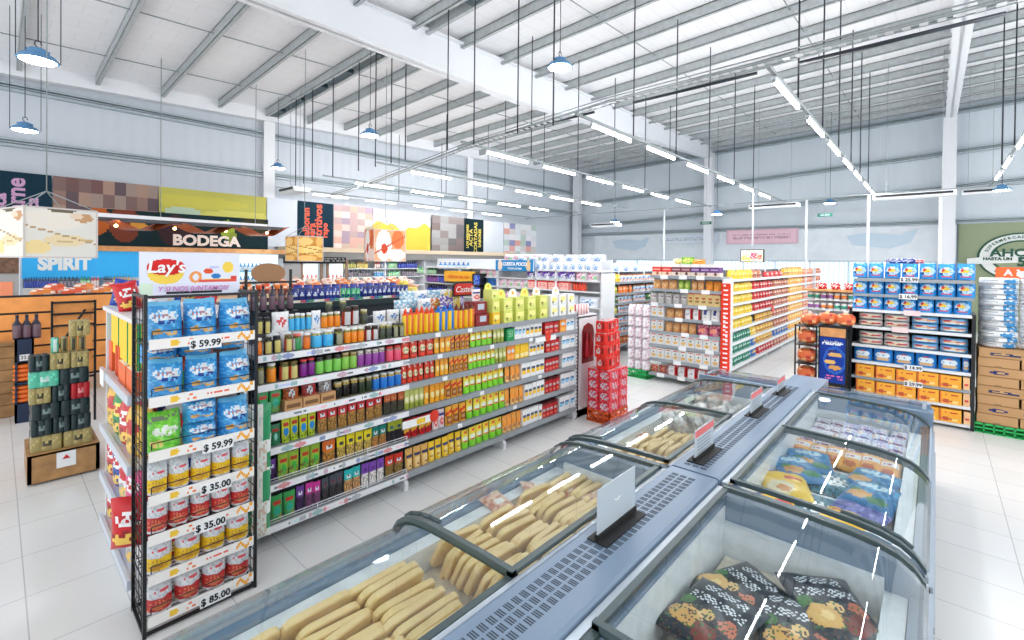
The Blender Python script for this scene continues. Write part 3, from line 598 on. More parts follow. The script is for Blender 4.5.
for a_ in (('n_orange', 1, 263, 271, 'orange pouch at the rack end', .8), ('g_dgreen', 1, 272, 283, 'dark green pouch', .9), ('g_limeblue', 4, 283, 318, 'lime pouch with blue disc', 1), ('n_red', 7, 319, 385, 'red topped pouch of nuts', 1), ('n_rust', 3, 386, 406, 'rust topped pouch of dark seeds', 1)): G(*a_[:4], z, a_[4], a_[5])
z = .465
for a_ in (('n_purple', 1, 268, 278, 'purple pouch at the rack end', .85), ('g_lime', 4, 279, 322, 'lime green pouch', 1), ('n_orange', 1, 324, 338, 'orange pouch of nuts', 1), ('n_yellow', 4, 339, 374, 'yellow topped pouch of nuts', 1), ('n_teal', 2, 374, 389, 'teal topped pouch', 1), ('n_dkyel', 2, 390, 405, 'dark pouch with lime top', 1)): G(*a_[:4], z, a_[4], a_[5])
z = .155
for a_ in (('g_green', 2, 272, 297, 'green pouch with red mark', 1), ('n_purple', 1, 298, 306, 'purple pouch', 1), ('n_magenta', 2, 307, 323, 'magenta pouch', 1), ('n_grey', 3, 324, 345, 'dark grey pouch', 1), ('n_aqua', 2, 346, 363, 'aqua topped pouch', 1), ('n_pvwhite', 3, 363, 386, 'white pouch with violet top', 1), ('n_tomato', 2, 387, 405, 'tomato red topped pouch', 1)): G(*a_[:4], z, a_[4], a_[5])
E2 = 'the jar bay'
rows2 = {1.235: (('p_red', 4, 403, 436, 'red tomato pouch'), ('p_orange', 3, 436, 452, 'orange sauce pouch'), ('p_brown', 4, 452, 472, 'yellow pouch with red ribbon'), ('p_lime', 4, 472, 494, 'lime and yellow pouch'), ('p_olive', 3, 495, 506, 'olive pouch'), ('c_green', 1, 507, 515, 'small green carton'), ('c_whblue', 3, 516, 527, 'white carton with blue band'), ('c_whyel', 4, 527, 543, 'white carton with yellow band'), ('c_red', 3, 545, 559, 'red carton'), ('c_orange', 1, 560, 566, 'orange carton'), ('c_whblue', 2, 567, 575, 'white carton with blue label')),
         1.0: (('p_red', 6, 403, 437, 'red tomato pouch'), ('p_orange', 3, 437, 451, 'orange sauce pouch'), ('p_brown', 4, 451, 470, 'yellow pouch with red ribbon'), ('p_lime', 6, 470, 497, 'lime and yellow pouch'), ('p_olive', 3, 497, 508, 'olive pouch'), ('c_orange', 2, 508, 516, 'orange carton'), ('c_yellow', 3, 516, 530, 'yellow carton'), ('c_whyel', 4, 530, 545, 'white carton with yellow band'), ('c_red', 3, 546, 560, 'red carton'), ('c_whblue', 3, 562, 575, 'white carton with blue band')),
         .745: (('p_olive', 4, 406, 426, 'olive yellow pouch'), ('p_orange', 4, 426, 447, 'orange sauce pouch'), ('p_brown', 3, 447, 465, 'yellow pouch with red ribbon'), ('p_lime', 7, 465, 506, 'lime and yellow pouch'), ('p_peach', 3, 507, 522, 'peach orange pouch'), ('c_whyel', 5, 522, 545, 'white carton with yellow band'), ('c_red', 4, 546, 560, 'red carton'), ('c_whblue', 3, 562, 575, 'white carton with blue band')),
         .465: (('p_redbag', 4, 406, 434, 'red snack pouch'), ('p_pinkw', 2, 434, 447, 'pale pink pouch'), ('p_brown', 3, 447, 468, 'yellow pouch with red ribbon'), ('p_lime', 6, 468, 507, 'lime and yellow pouch'), ('p_peach', 4, 507, 525, 'peach orange pouch'), ('c_whyel', 5, 525, 545, 'white carton with yellow band'), ('c_red', 4, 546, 560, 'red carton'), ('c_whblue', 3, 561, 575, 'white carton with blue band')),
         .155: (('p_tan', 3, 407, 430, 'tan pouch with navy band'), ('p_gold', 5, 430, 463, 'golden pouch with navy band'), ('p_lime', 6, 463, 504, 'lime and yellow pouch'), ('p_peach', 4, 504, 523, 'peach orange pouch'), ('c_whyel', 5, 523, 543, 'white carton with yellow band'), ('c_red', 4, 543, 558, 'red carton'), ('c_whblue', 3, 560, 575, 'white carton with blue band'))}
for z, L in rows2.items():
    for a_ in L: G(a_[0], a_[1], a_[2], a_[3], z, a_[4], 1. if z < .2 or z in (.465, .745) else .93, end=E2)
z = 1.455
G('b_redcap', 6, 405, 437, z, 'yellow squeeze bottle with red cap', end=E2, h=.92); G('b_bluecap', 3, 437, 456, z, 'yellow bottle with blue cap', end=E2, h=.92); G('b_darkcap', 4, 456, 476, z, 'yellow squeeze bottle with brown cap', end=E2, h=.92)
put('x_redbox', 'dark red box standing low beside yellow bottles', gx(480, 3.78, 1.5), 3.82, 1.476, 0); put('x_redbox', 'dark red box on top of another beside yellow bottles', gx(479, 3.78, 1.5), 3.84, 1.61, 0)
put('p_pinkw', 'pale pink carton sleeve on top of the dark red boxes', gx(477, 3.84, 1.7), 3.86, 1.742, 0, sc=(1.5, 1, .7))
put('a_yellow', 'bright yellow carton beside the dark red boxes', gx(492, 3.77, 1.5), 3.77, 1.476, sc=(.75, 1, .9)); put('a_pale', 'pale yellow carton stacked over the bright yellow one', gx(492, 3.77, 1.6), 3.775, 1.613, sc=(.75, 1, 1)); put('a_paletop', 'arch topped pale carton above the bright yellow one', gx(492, 3.77, 1.7), 3.785, 1.765, sc=(.75, 1, .7))
for i in range(4):
    x = gx(504+i*11.8, 3.77, 1.5); put('a_pale', '%s lower pale lime carton from the yellow carton' % ORD[i], x, 3.77, 1.476, 0, 'lower pale lime display cartons', (1, 1, .95))
    put(['a_paletop', 'a_whitetop', 'a_paletop', 'a_whitetop'][i], '%s arch topped lime carton, upper row, from the yellow carton' % ORD[i], x, 3.775, 1.621, 0, 'arch topped lime cartons', (1, 1, .95))
for i in range(3):
    x = gx(550+i*8.6, 3.77, 1.5); put('a_white', '%s white picture carton in the lower row by end panel' % ORD[i], x, 3.77, 1.476, 0, 'lower white display cartons')
    put('a_whcrest' if i == 1 else 'a_white', '%s white picture carton in the upper row by end panel' % ORD[i], x, 3.775, 1.618, 0, 'upper white display cartons')
for i in range(4): put('x_tube', '%s red and white striped tube standing at shelf end' % ORD[i], 5.3+.055*i, 4.0-.03*i, 1.5, 0, 'red and white striped tubes', (1, 1, 1.05))
# heaps of bags behind the bottles
hp = [('h_blue', 402, 1.0), ('h_blue', 413, 1), ('h_white', 424, 1.), ('h_orange', 437, .9), ('h_violet', 447, 1.1), ('h_violet', 458, 1.1), ('h_yellow', 452, 1.5)]
for i, (k, px, hh) in enumerate(hp):
    y = 4.25+.1*(i % 2); put(k, '%s bag from jars in the heap behind yellow bottles' % ORD[i], gx(px, y, 1.6), y, 1.62, rnd.uniform(-.3, .3), 'heap of bags behind the bottles', (1.1, 1, hh))
for i, (k, px) in enumerate((('h_blue', 407), ('h_white', 420), ('h_blue', 432), ('h_violet', 452), ('h_white', 443))):
    put(k, '%s bag from jars on the upper heap behind bottles' % ORD[i], gx(px, 4.4, 1.7), 4.4, 1.70, rnd.uniform(-.3, .3), 'upper heap of bags behind the bottles', (1.1, 1, 1))
tg = thing('brand_sign', 'small red sign with white script above heaped bags', 'sign', (gx(437, 4.6, 1.8), 4.1, 1.8))
ob('board', MB().prism([(-.14, 0), (.15, 0), (.15, .1), (.12, .13), (-.1, .13), (-.14, .1)], 'y', 0, .015), mat('sign red', (206, 40, 34), .4), tg); ob('edge', MB().prism([(-.16, -.02), (.17, -.02), (.17, .11), (.13, .155), (-.11, .155), (-.16, .11)], 'y', .015, .025), DARK, tg)
text('Castell', .1, TAGM, tg, (0, -.004, .06), shear=.3)
# promotion banner clipped on the red pouches
tg = thing('promo_banner', 'white promotion strip with red disc clipped over red snack pouches', 'banner', (gx(402, 3.66, .6), 3.655, .62))
ob('strip', B(.0, -.004, 0, .33, 0, .07), TAGM, tg); ob('red_disc', MB().prism([(.37+.055*math.cos(2*PI*k/20), .045+.06*math.sin(2*PI*k/20)) for k in range(20)], 'y', -.008, -.003), mat('promo red', (226, 60, 40), .4), tg); ob('yellow_mark', B(.16, -.006, .01, .26, -.0045, .06), mat('promo yellow', (246, 206, 60), .5), tg)
tg = thing('promo_banner', 'white promotion strip with red disc clipped before red cartons', 'banner', (gx(535, 3.66, 1.2), 3.655, 1.19))
ob('strip', B(.0, -.004, 0, .42, 0, .06), TAGM, tg); ob('red_disc', MB().prism([(.25+.055*math.cos(2*PI*k/20), .05+.06*math.sin(2*PI*k/20)) for k in range(20)], 'y', -.008, -.003), mat('promo red', (226, 60, 40), .4), tg)
# green and white bag strips hanging at the near end of the long shelving
for i, zz in enumerate((.2, .42, .64, .86)):
    bagk = 'hang%d' % (i % 2)
    if bagk not in PR: bag(bagk, .16, .3, .07, art((226, 232, 226), ('r', 0, 0, .25, 1, (60, 150, 110)), ('r', .8, .2, 1, .6, (50, 140, 90)), ('n', .2, .1, .8, .9, (214, 190, 170), .4)) if i % 2 == 0 else art((230, 226, 216), ('r', .7, 0, 1, 1, (50, 150, 100)), ('n', 0, .1, .7, .9, (200, 214, 206), .4)), 'pillow', 'hanging_bag', 'bag')
    put(bagk, '%s green and white bag from floor, hanging at shelving end' % ORD[i], 1.262, 3.57, zz, -.3, 'green and white bags hanging at the shelving end')
# ------------------------------------------------------------------ even sky added as soft fill through the unbuilt sides, and exposure
wd = bpy.data.worlds.new('added soft fill'); bpy.context.scene.world = wd; wd.use_nodes = True
bg = wd.node_tree.nodes['Background']; bg.inputs[0].default_value = (.93, .97, 1, 1); bg.inputs[1].default_value = .72
vs = bpy.context.scene.view_settings; vs.view_transform = 'Standard'; vs.look = 'None'; vs.gamma = 1; vs.exposure = 1.22; vs.use_curve_mapping = False
# ------------------------------------------------------------------ chest freezers
PF = [(0, .897), (.25, .895), (.5, .888), (.68, .878), (.8, .862), (.88, .838), (.94, .80), (.985, .745)]
def frz(nm, label, x0, x1, yi, yo, ends=(True, True), lids=None, vent=None):
    """one chest: inner long edge at yi, outer (low, curved) edge at yo"""
    t = thing('chest_freezer', label, 'freezer'); sg = 1 if yo > yi else -1; L = yo-yi
    pt = lambda s, dz=0.: (yi+L*s, [PF[k][1]+(PF[k+1][1]-PF[k][1])*(s-PF[k][0])/(PF[k+1][0]-PF[k][0]) for k in range(len(PF)-1) if PF[k][0] <= s <= PF[k+1][0]][0]+dz)
    bd = MB(); lo, hi = sorted((yo, yo-sg*.07)); bd.box(x0, lo, .12, x1, hi, .70); lo2, hi2 = sorted((yi, yi+sg*.05)); bd.box(x0, lo2, .12, x1, hi2, .84)
    for xa in (x0, x1-.05):
        pts = [(yi, .12)]+[(y, z-.02) for y, z in (pt(s) for s in (0, .25, .5, .68, .8, .88, .94, .985))]+[(yo, .70), (yo, .12)]
        bd.prism(pts, 'x', xa, xa+.05)
    bd.box(x0, min(yi, yo), .12, x1, max(yi, yo), .26)
    ob('body', bd, FRZ, t)
    ln = MB(); e = .004
    a0, a1 = yi+sg*.06, yo-sg*.16; lo, hi = min(a0, a1), max(a0, a1)
    ln.box(x0+.07, lo, .27, x1-.07, hi, .3)
    ln.box(x0+.05, min(a1, yo-sg*.075), .3, x1-.05, max(a1, yo-sg*.075), .68); ln.box(x0+.05, min(a0, yi+sg*.052), .3, x1-.05, max(a0, yi+sg*.052), .82)
    ln.box(x0+.052, lo, .3, x0+.08, hi, .74); ln.box(x1-.08, lo, .3, x1-.052, hi, .74)
    ob('liner', ln, LINER, t)
    rl = MB()
    for s0, dz, w in ((.985, .0, .014), (1.0, -.03, .02)):
        y = yi+L*s0; rl.box(x0, y-w/2-sg*0, .70 if s0 < 1 else .66, x1, y+w/2, .755 if s0 < 1 else .715)
    rl.box(x0, min(yo, yo+sg*.018), .5, x1, max(yo, yo+sg*.018), .53); ob('bumper_rail', rl, FRZL, t)
    ob('upper_rail', B(x0, min(yi, yi+sg*.035), .86, x1, max(yi, yi+sg*.035), .9), FRZL, t)
    ob('plinth', B(x0+.04, min(yi+sg*.03, yo-sg*.03), 0, x1-.04, max(yi+sg*.03, yo-sg*.03), .12), DARK, t)
    ss = (.045, .25, .4, .5, .6, .68, .74, .8, .84, .88, .91, .94, .965, .985)
    for i, (xa, xb, dz) in enumerate(lids):
        l = MB(); n = len(ss)
        def strip(m, xa, xb, dz, th, s0=0, s1=None):
            P = [pt(s, dz) for s in ss[s0:s1]]; k = len(P)
            vs = [(x, y, z+h) for x in (xa, xb) for h in (0, th) for y, z in P]
            fs = []
            for j in range(k-1):
                fs += [(j, j+1, 2*k+j+1, 2*k+j), (k+j, 3*k+j, 3*k+j+1, k+j+1), (j, k+j, k+j+1, j+1), (2*k+j, 2*k+j+1, 3*k+j+1, 3*k+j)]
            fs += [(0, 2*k, 3*k, k), (k-1, 2*k-1, 4*k-1, 3*k-1)]
            m.add(vs, fs, (200, 200, 200), False)
        strip(l, xa, xa+.028, dz-.006, .026); strip(l, xb-.028, xb, dz-.006, .026)
        y0, z0 = pt(.045, dz); l.box(xa, min(y0, y0+sg*.03), z0-.006, xb, max(y0, y0+sg*.03), z0+.014)
        lid = ob('lid', l, GASKET, t)
        g = MB(); sd = tuple(k/26*.938+.045 for k in range(27))
        for th in (.006, .011):
            P = [pt(s, dz+th) for s in sd]
            g.add([(x, y, z) for x in (xa+.026, xb-.026) for y, z in P], [(j, j+1, 27+j+1, 27+j) for j in range(26)], smooth=True)
        gm = g.mesh('glass', GLASS); gm.polygons.foreach_set('use_smooth', [True]*len(gm.polygons)); link('glass', gm, lid)
        yh, zh = pt(.8, dz); xh = xa+.03 if i == 0 else xb-.03
        hp_ = [(xa+.05+.0*k, *pt(s, dz+.02)) for k, s in enumerate((.62, .7, .8, .88, .93))]
        ob('handle', MB().path(hp_, .011, 8), GASKET, lid)
        ob('trim_bar', B(xa+.03, min(yo-L*.02, yo-L*.005), .748+dz, xb-.03, max(yo-L*.02, yo-L*.005), .756+dz), CHROME, lid)
    return t
fr1 = frz('', 'chest freezer of black food bags nearest the camera beside open floor', .12, 2.84, .93, 0, lids=[(.14, 1.46, -.012), (1.42, 2.82, .01)])
fr2 = frz('', 'chest freezer of blue, yellow and orange frozen bags beside blue bag display', 2.9, 5.64, .93, 0, lids=[(2.92, 4.2, .01), (4.15, 5.62, -.012)])
fl1 = frz('', 'chest freezer of beige dough slabs nearest the long shelving', .12, 2.84, 1.23, 2.14, lids=[(.14, 1.46, -.012), (1.42, 2.82, .01)])
fl2 = frz('', 'chest freezer of dough slabs and white bags toward the red crate stack', 2.9, 5.5, 1.23, 2.14, lids=[(2.92, 4.2, .01), (4.15, 5.48, -.012)])
# slanted see-through end cap at the far end
t = thing('end_freezer', 'low glass topped end freezer closing the far end of the island', 'freezer')
b = MB(); b.box(5.7, .04, .12, 6.4, 2.05, .62); ob('body', b, FRZ, t); ob('plinth', B(5.72, .07, 0, 6.37, 2.0, .12), DARK, t)
b = MB(); b.box(5.69, .0, .62, 5.74, 2.1, .86); b.box(5.69, .9, .62, 6.42, 1.24, .88); b.box(6.36, .02, .62, 6.42, 2.08, .78); b.box(5.69, 0, .62, 6.42, .05, .74); b.box(5.69, 2.04, .62, 6.42, 2.1, .74); ob('top_frame', b, FRZ, t)
ob('liner', B(5.76, .06, .62, 6.35, 2.03, .635), LINER, t)
for ya, yb in ((.05, .9), (1.24, 2.04)):
    g = MB(); P_ = [(5.74, .885), (6.0, .875), (6.2, .855), (6.33, .82), (6.39, .78)]
    vs_ = [(x, y, z) for y in (ya, yb) for x, z in P_]; g.add(vs_, [(k, k+1, k+6, k+5) for k in range(4)], smooth=True); ob('glass', g, GLASS, t)
    ob('seam_bar', MB().prism([(5.74, .885), (6.0, .875), (6.2, .855), (6.33, .82), (6.39, .78), (6.39, .765), (6.2, .84), (5.74, .87)], 'y', (ya if ya < 1 else yb-.03), (ya if ya < 1 else yb-.03)+.03), FRZL, t)
# vented cover strips between the chests
for x0, x1, nm in ((.12, 2.86, 'grey vented cover strip between the nearest freezers'), (2.88, 5.66, 'grey vented cover strip between the farther freezers')):
    t = thing('vent_cover', nm, 'freezer cover'); b = MB().prism([(.935, .86), (.935, .915), (.95, .922), (1.215, .922), (1.228, .915), (1.228, .86)], 'x', x0, x1)
    b.box(x0+.02, .95, .12, x1-.02, 1.21, .86); ob('cover', b, FRZ, t)
    sl = MB(); n = int((x1-x0-.12)/.045)
    for i in range(n):
        xx = x0+.06+i*.045
        for j in range(3):
            for k in range(3):
                if (i % 1) == 0: sl.box(xx+k*.011, 1.035+j*.05, .9221, xx+k*.011+.006, 1.035+j*.05+.038, .9228)
    o = ob('slots', sl, mat('dark slot', (52, 64, 78), .6), t)
# stand-up signs in black holders
for i, (xa, w, red, nm) in enumerate(((1.84, .36, False, 'large blank grey acrylic sign standing on the near cover strip'), (3.0, .34, True, 'acrylic sign with red heading just past the strip joint'), (4.22, .34, True, 'acrylic sign with red heading beside the white frozen bags'), (5.1, .3, True, 'farthest small acrylic sign with red heading on the strip'))):
    t = thing('sign_stand', nm, 'sign', (xa, 1.13, .9235)); ob('holder', MB().box(0, -.012, 0, w, .012, .03).box(-.01, -.06, 0, w+.01, .045, .005), INK, t)
    hgt = (.235, .2, .19, .15)[i]
    ob('plate', B(.004, -.003, .02, w-.004, .003, hgt), mat('frosted acrylic', (188, 198, 206), .25), t)
    if red:
        ob('heading', B(.004, -.0038, hgt-.05, w-.004, -.003, hgt-.006), mat('sign coral', (222, 110, 110), .5), t)
        tx = MB(); [tx.box(.04, -.0038, hgt-.075-k*.022, w-.05-.03*(k % 2), -.003, hgt-.068-k*.022) for k in range(5)]; ob('small_print', tx, mat('print grey', (120, 126, 136), .6), t)
    else: ob('mark', MB().path([(.15, -.004, .14), (.165, -.004, .132), (.185, -.004, .132), (.2, -.004, .14)], .003), TAGM, t)
for xa in (1.75, 2.1, 2.35):
    tag(ob('paper_label', B(xa, .90, .873, xa+.05, .925, .875), TAGM), '%s tiny white paper label stuck inside black bag freezer rail' % ORD[int((xa-1.7)/.3)], 'label')
# dough slabs on edge
DOUGH = noisy(mat('pale baked dough', (255, 220, 160), .45), 8, .08, .1)
def slab_mesh(w, t_, h):
    b = MB(); r = h*.22; pts = []
    for cx, cz, a0 in ((w/2-r, h-r, 0), (-w/2+r, h-r, PI/2), (-w/2+r*.5, r*.5, PI), (w/2-r*.5, r*.5, 1.5*PI)):
        rr = r if cz > h/2 else r*.5
        for k in range(4): pts.append((cx+rr*math.cos(a0+PI/2*k/3), cz+rr*math.sin(a0+PI/2*k/3)))
    n = len(pts); lv = [(-.5, .93), (-.36, .99), (.36, .99), (.5, .93)]
    vs = [(x*f, k*t_, h/2+(z-h/2)*f) for k, f in lv for x, z in pts]
    fs = [(j*n+(i+1) % n, j*n+i, (j+1)*n+i, (j+1)*n+(i+1) % n) for j in range(3) for i in range(n)]+[tuple(range(n)), tuple(range(4*n-1, 3*n-1, -1))]
    return b.add(vs, fs, (238, 200, 148), False).mesh('dough_slab', DOUGH)
SM = [slab_mesh(.3, .036, .19), slab_mesh(.27, .032, .2), slab_mesh(.33, .034, .18)]
def slabs(xs, y0, y1, n, z, where, grp, lean=.35, yaw=.0):
    for ix, x in enumerate(xs):
        for i in range(n):
            y = y0+(y1-y0)*(i+.5)/n
            o = link('dough_slab', SM[rnd.randrange(3)], None, (x+rnd.uniform(-.02, .02), y, z+rnd.uniform(-.02, .02)), (lean+rnd.uniform(-.05, .05), rnd.uniform(-.08, .1), yaw+rnd.uniform(-.07, .07)))
            tag(o, '%s beige slab from the cover strip, %s of %s' % (ORD[i], ['nearest cluster', 'second cluster', 'third cluster', 'fourth cluster'][ix], where), 'frozen dough', grp+', cluster %d' % (ix+1))
slabs((.62, .92, 1.21), 1.32, 2.0, 12, .56, 'the nearest dough freezer lid', 'slabs under the nearest lid', lean=.42)
slabs((1.66, 1.98, 2.3, 2.58), 1.31, 1.98, 12, .56, 'the second dough freezer lid', 'slabs under the second lid', lean=.42)
slabs((3.35, 3.68), 1.32, 1.92, 11, .54, 'the third dough freezer lid', 'slabs under the third lid', lean=.42)
slabs((3.98,), 1.32, 1.9, 10, .53, 'the third dough lid far side', 'slabs at the far side of the third lid', lean=.42)
# deck lids under the goods: cardboard bed inside each freezer so the goods rest on stock
STOCK = noisy(mat('pale frozen stock', (226, 214, 196), .8), 14, .15)
for nm, x0, x1, y0, y1, z in (('beige stock bed under the nearest dough slabs', .22, 2.74, 1.31, 1.97, .555), ('beige stock bed under the farther dough slabs', 3.0, 5.4, 1.31, 1.97, .53), ('pale stock bed under the black food bags', .22, 2.74, .18, .85, .565), ('pale stock bed under the blue and yellow frozen bags', 3.0, 5.54, .18, .85, .585)):
    tag(ob('stock_bed', B(x0, y0, .3, x1, y1, z), STOCK), nm, 'frozen stock')
# clear bags of sliced meat among the slabs and white bags further on
bag('f_white', .17, .2, .09, art((236, 234, 230), ('n', 0, 0, 1, 1, (216, 206, 200), .4), ('t', .3, .4, .7, .6, (230, 190, 150), 2)), 'pillow', 'frozen_bag', 'frozen bag', None, 10, 10)
bag('f_pink', .17, .2, .05, art((226, 186, 160), ('n', 0, 0, 1, 1, (200, 130, 110), .3), ('e', .5, .5, .2, .15, (240, 236, 230))), 'pillow', 'frozen_bag', 'frozen bag', None, 10, 10)
k = 0
for i in range(4):
    for j in range(4):
        put('f_white', '%s white frozen bag from red headed sign, %s file of white freezer' % (ORD[j], ORD[i]), 4.42+i*.26+rnd.uniform(-.03, .03), 1.4+j*.155, .57+rnd.uniform(-.02, .02), rnd.uniform(-.4, .4), 'white frozen bags under the fourth dough side lid', rx=-.6+rnd.uniform(-.2, .2)); k += 1
for i, (x, y) in enumerate(((2.5, 1.45), (2.55, 1.68), (2.48, 1.88), (2.1, 1.9), (3.1, 1.9), (3.15, 1.4), (3.95, 1.9))): put('f_pink', '%s clear bag of pink slices from camera, lying by dough slabs' % ORD[i], x, y, .66 if x < 3 else .6, rnd.uniform(-1, 1), 'clear bags of pink slices', rx=-1.3)
for i in range(5): put('f_white', '%s pale bag from red headed sign, edge of third dough lid' % ORD[i], 3.08, 1.36+.12*i, .56, 1.2, 'pale bags along the third dough lid', (.7, .8, .8), rx=-.9)
# black food bags
def food(base, ops, script=True):
    o = [('e', .3, .28, .24, .14, (232, 176, 90)), ('e', .62, .2, .16, .12, (140, 60, 48)), ('e', .8, .42, .12, .1, (214, 120, 90)), ('e', .15, .5, .1, .08, (70, 130, 60)), ('e', .5, .42, .12, .07, (240, 200, 130)), ('n', 0, 0, 1, .48, (90, 60, 50), .25), ('n', 0, 0, 1, .5, (60, 110, 60), .1)]
    if script: o += [('s', .12, .56, .88, .7, (236, 240, 244)), ('s', .2, .76, .8, .88, (226, 232, 238))]
    return art(base, *o, *ops)
bag('f_black', .32, .42, .07, food((24, 38, 52), []), 'pillow', 'food_bag', 'frozen bag', None, 36, 42)
bag('f_blackb', .32, .42, .07, food((20, 34, 48), [('e', .3, .3, .2, .16, (236, 186, 104)), ('e', .34, .3, .08, .06, (250, 214, 140)), ('e', .75, .25, .15, .1, (120, 52, 44))]), 'pillow', 'food_bag', 'frozen bag', None, 36, 42)
bp = [('f_black', .55, .38, -.3), ('f_blackb', .7, .66, .5), ('f_black', .98, .34, -1.3), ('f_blackb', 1.12, .66, -1.8), ('f_black', 1.42, .34, -1.3), ('f_black', 1.6, .68, -1.9), ('f_blackb', 1.85, .5, -1.5), ('f_blackb', 1.95, .3, -1.2), ('f_black', 2.1, .70, -1.75), ('f_blackb', 2.42, .68, -2.1), ('f_black', 2.3, .42, -1.25), ('f_blackb', 2.52, .34, -1.0)]
for i, (k, x, y, a) in enumerate(bp):
    cz, sn = math.cos(a), math.sin(a); hh = .23
    put(k, '%s black food bag with white script counted from the camera' % ORD[i], x+sn*hh, y-cz*hh, .61+.022*(i % 3), a, 'black food bags with white script', rx=-PI/2+.04)
bag('f_yellow', .3, .4, .09, art((252, 208, 60), ('e', .35, .3, .28, .2, (240, 226, 190)), ('e', .4, .25, .16, .1, (222, 150, 80)), ('r', .5, .62, .9, .72, (220, 70, 50)), ('r', 0, .84, 1, 1, (58, 62, 150))), 'pillow', 'food_bag', 'frozen bag', None, 16, 20)
bag('f_yelblue', .3, .4, .09, art((58, 64, 156), ('n', 0, .5, 1, 1, (120, 126, 200), .3), ('r', 0, 0, 1, .5, (250, 204, 50)), ('t', .2, .2, .5, .45, (220, 60, 60), 3)), 'pillow', 'food_bag', 'frozen bag', None, 16, 20)
bag('f_blue', .3, .4, .09, art((34, 120, 178), ('e', .35, .3, .24, .14, (222, 160, 84)), ('e', .7, .2, .2, .1, (60, 130, 80)), ('e', .5, .7, .3, .12, (206, 230, 240)), ('n', 0, .4, 1, 1, (60, 160, 210), .3), ('e', .2, .45, .1, .06, (70, 140, 70))), 'pillow', 'food_bag', 'frozen bag', None, 16, 20)
bag('f_bluew', .3, .4, .09, art((70, 130, 150), ('e', .5, .4, .3, .2, (226, 232, 230)), ('n', 0, 0, 1, 1, (40, 84, 100), .3), ('r', .1, .8, .9, .92, (230, 236, 240))), 'pillow', 'food_bag', 'frozen bag', None, 16, 20)
bag('f_orange', .26, .3, .07, art((246, 176, 80), ('r', .1, .55, .9, .8, (234, 236, 240)), ('e', .4, .3, .3, .14, (210, 110, 60)), ('t', .2, .6, .8, .75, (190, 60, 70), 3)), 'pillow', 'food_bag', 'frozen bag', None, 14, 14)
bag('f_lilac', .26, .2, .06, art((238, 236, 242), ('r', .1, .4, .9, .62, (120, 60, 90)), ('n', 0, 0, 1, 1, (196, 180, 206), .3), ('e', .7, .2, .2, .1, (214, 130, 60))), 'pillow', 'food_bag', 'frozen bag', None, 14, 12)
fb = [('f_yellow', 3.3, .72, -1.0), ('f_yelblue', 3.48, .36, -1.8), ('f_yellow', 3.62, .74, -1.2), ('f_bluew', 3.5, .54, -1.4), ('f_blue', 3.9, .3, -1.7), ('f_blue', 3.98, .74, -1.1), ('f_bluew', 4.0, .52, -1.5), ('f_blue', 4.16, .32, -1.8), ('f_blue', 4.2, .7, -1.3), ('f_bluew', 3.2, .28, -1.9)]
nmk = dict(f_yellow='yellow frozen food bag', f_yelblue='blue and yellow frozen bag', f_blue='bright blue frozen bag', f_bluew='grey blue frozen bag')
cnt = {}
for i, (k, x, y, a) in enumerate(fb):
    cnt[k] = cnt.get(k, 0)+1; sn, cz = math.sin(a), math.cos(a)
    put(k, '%s %s from the camera in the far chest freezer' % (ORD[cnt[k]-1], nmk[k]), x+sn*.2, y-cz*.2, .63+.02*(i % 3), a, nmk[k]+'s in the far chest', rx=-PI/2+.04)
for j in range(6):
    put('f_orange', '%s orange frozen bag along the middle lid bar' % ORD[j], 4.42, .24+j*.115, .60+.01*(j % 2), -PI/2, 'orange frozen bags along the middle lid bar', (.5, .8, .8), rx=-1.2)
for r in range(4):
    for j in range(6): put('f_lilac', '%s white and plum bag from open floor, %s row past orange bags' % (ORD[j], ORD[r]), 4.68+r*.215, .24+j*.115, .60+.01*((j+r) % 2), -PI/2+rnd.uniform(-.2, .2), 'white and plum bags past the orange bags', (.5, .8, 1), rx=-1.2)
# ------------------------------------------------------------------ wire rack of biscuits and croutons
RX0, RX1, RY0, RY1 = .575, 1.165, 3.35, 3.68
ZR = [.088, .328, .56, .79, 1.045, 1.36, 1.695]
t = thing('wire_rack', 'tall black wire snack rack with white price strips and printed header', 'display rack', (0, 0, 0))
for x in (RX0, RX1):
    for y in (RY0, RY1): ob('post', MB().box(x-.009, y-.009, 0, x+.009, y+.009, 1.985), BLACKW, t)
f = MB()
for z in (.02, 1.97):
    f.box(RX0, RY0-.008, z-.008, RX1, RY0+.008, z+.008).box(RX0, RY1-.008, z-.008, RX1, RY1+.008, z+.008).box(RX0-.008, RY0, z-.008, RX0+.008, RY1, z+.008).box(RX1-.008, RY0, z-.008, RX1+.008, RY1, z+.008)
ob('frame_bars', f, BLACKW, t)
for x in (RX0, RX1):
    sd_ = MB()
    for k in range(26): sd_.tube((x, RY0, .1+k*.072), (x, RY1, .1+k*.072), .0025, 4)
    for k in range(3): sd_.tube((x, RY0+.08*(k+1), .05), (x, RY0+.08*(k+1), 1.95), .0025, 4)
    ob('side_grid', sd_, BLACKW, t)
def swirl(u, v):
    if (u-.22)**2/.002+(v-.5)**2/.12 < 1: return (240, 196, 70)
    if .34 < u < .42 and abs(v-.5-.25*math.sin(u*90)) < .12: return (238, 120, 60)
    if .5 < u < .78 and .35 < v < .65 and math.sin(u*700)*55 % 1 > .4: return (236, 110, 90)
    if .82 < u < .98 and abs(v-.5-.25*math.sin(u*60)) < .2: return (244, 170, 60)
    return (238, 234, 230)
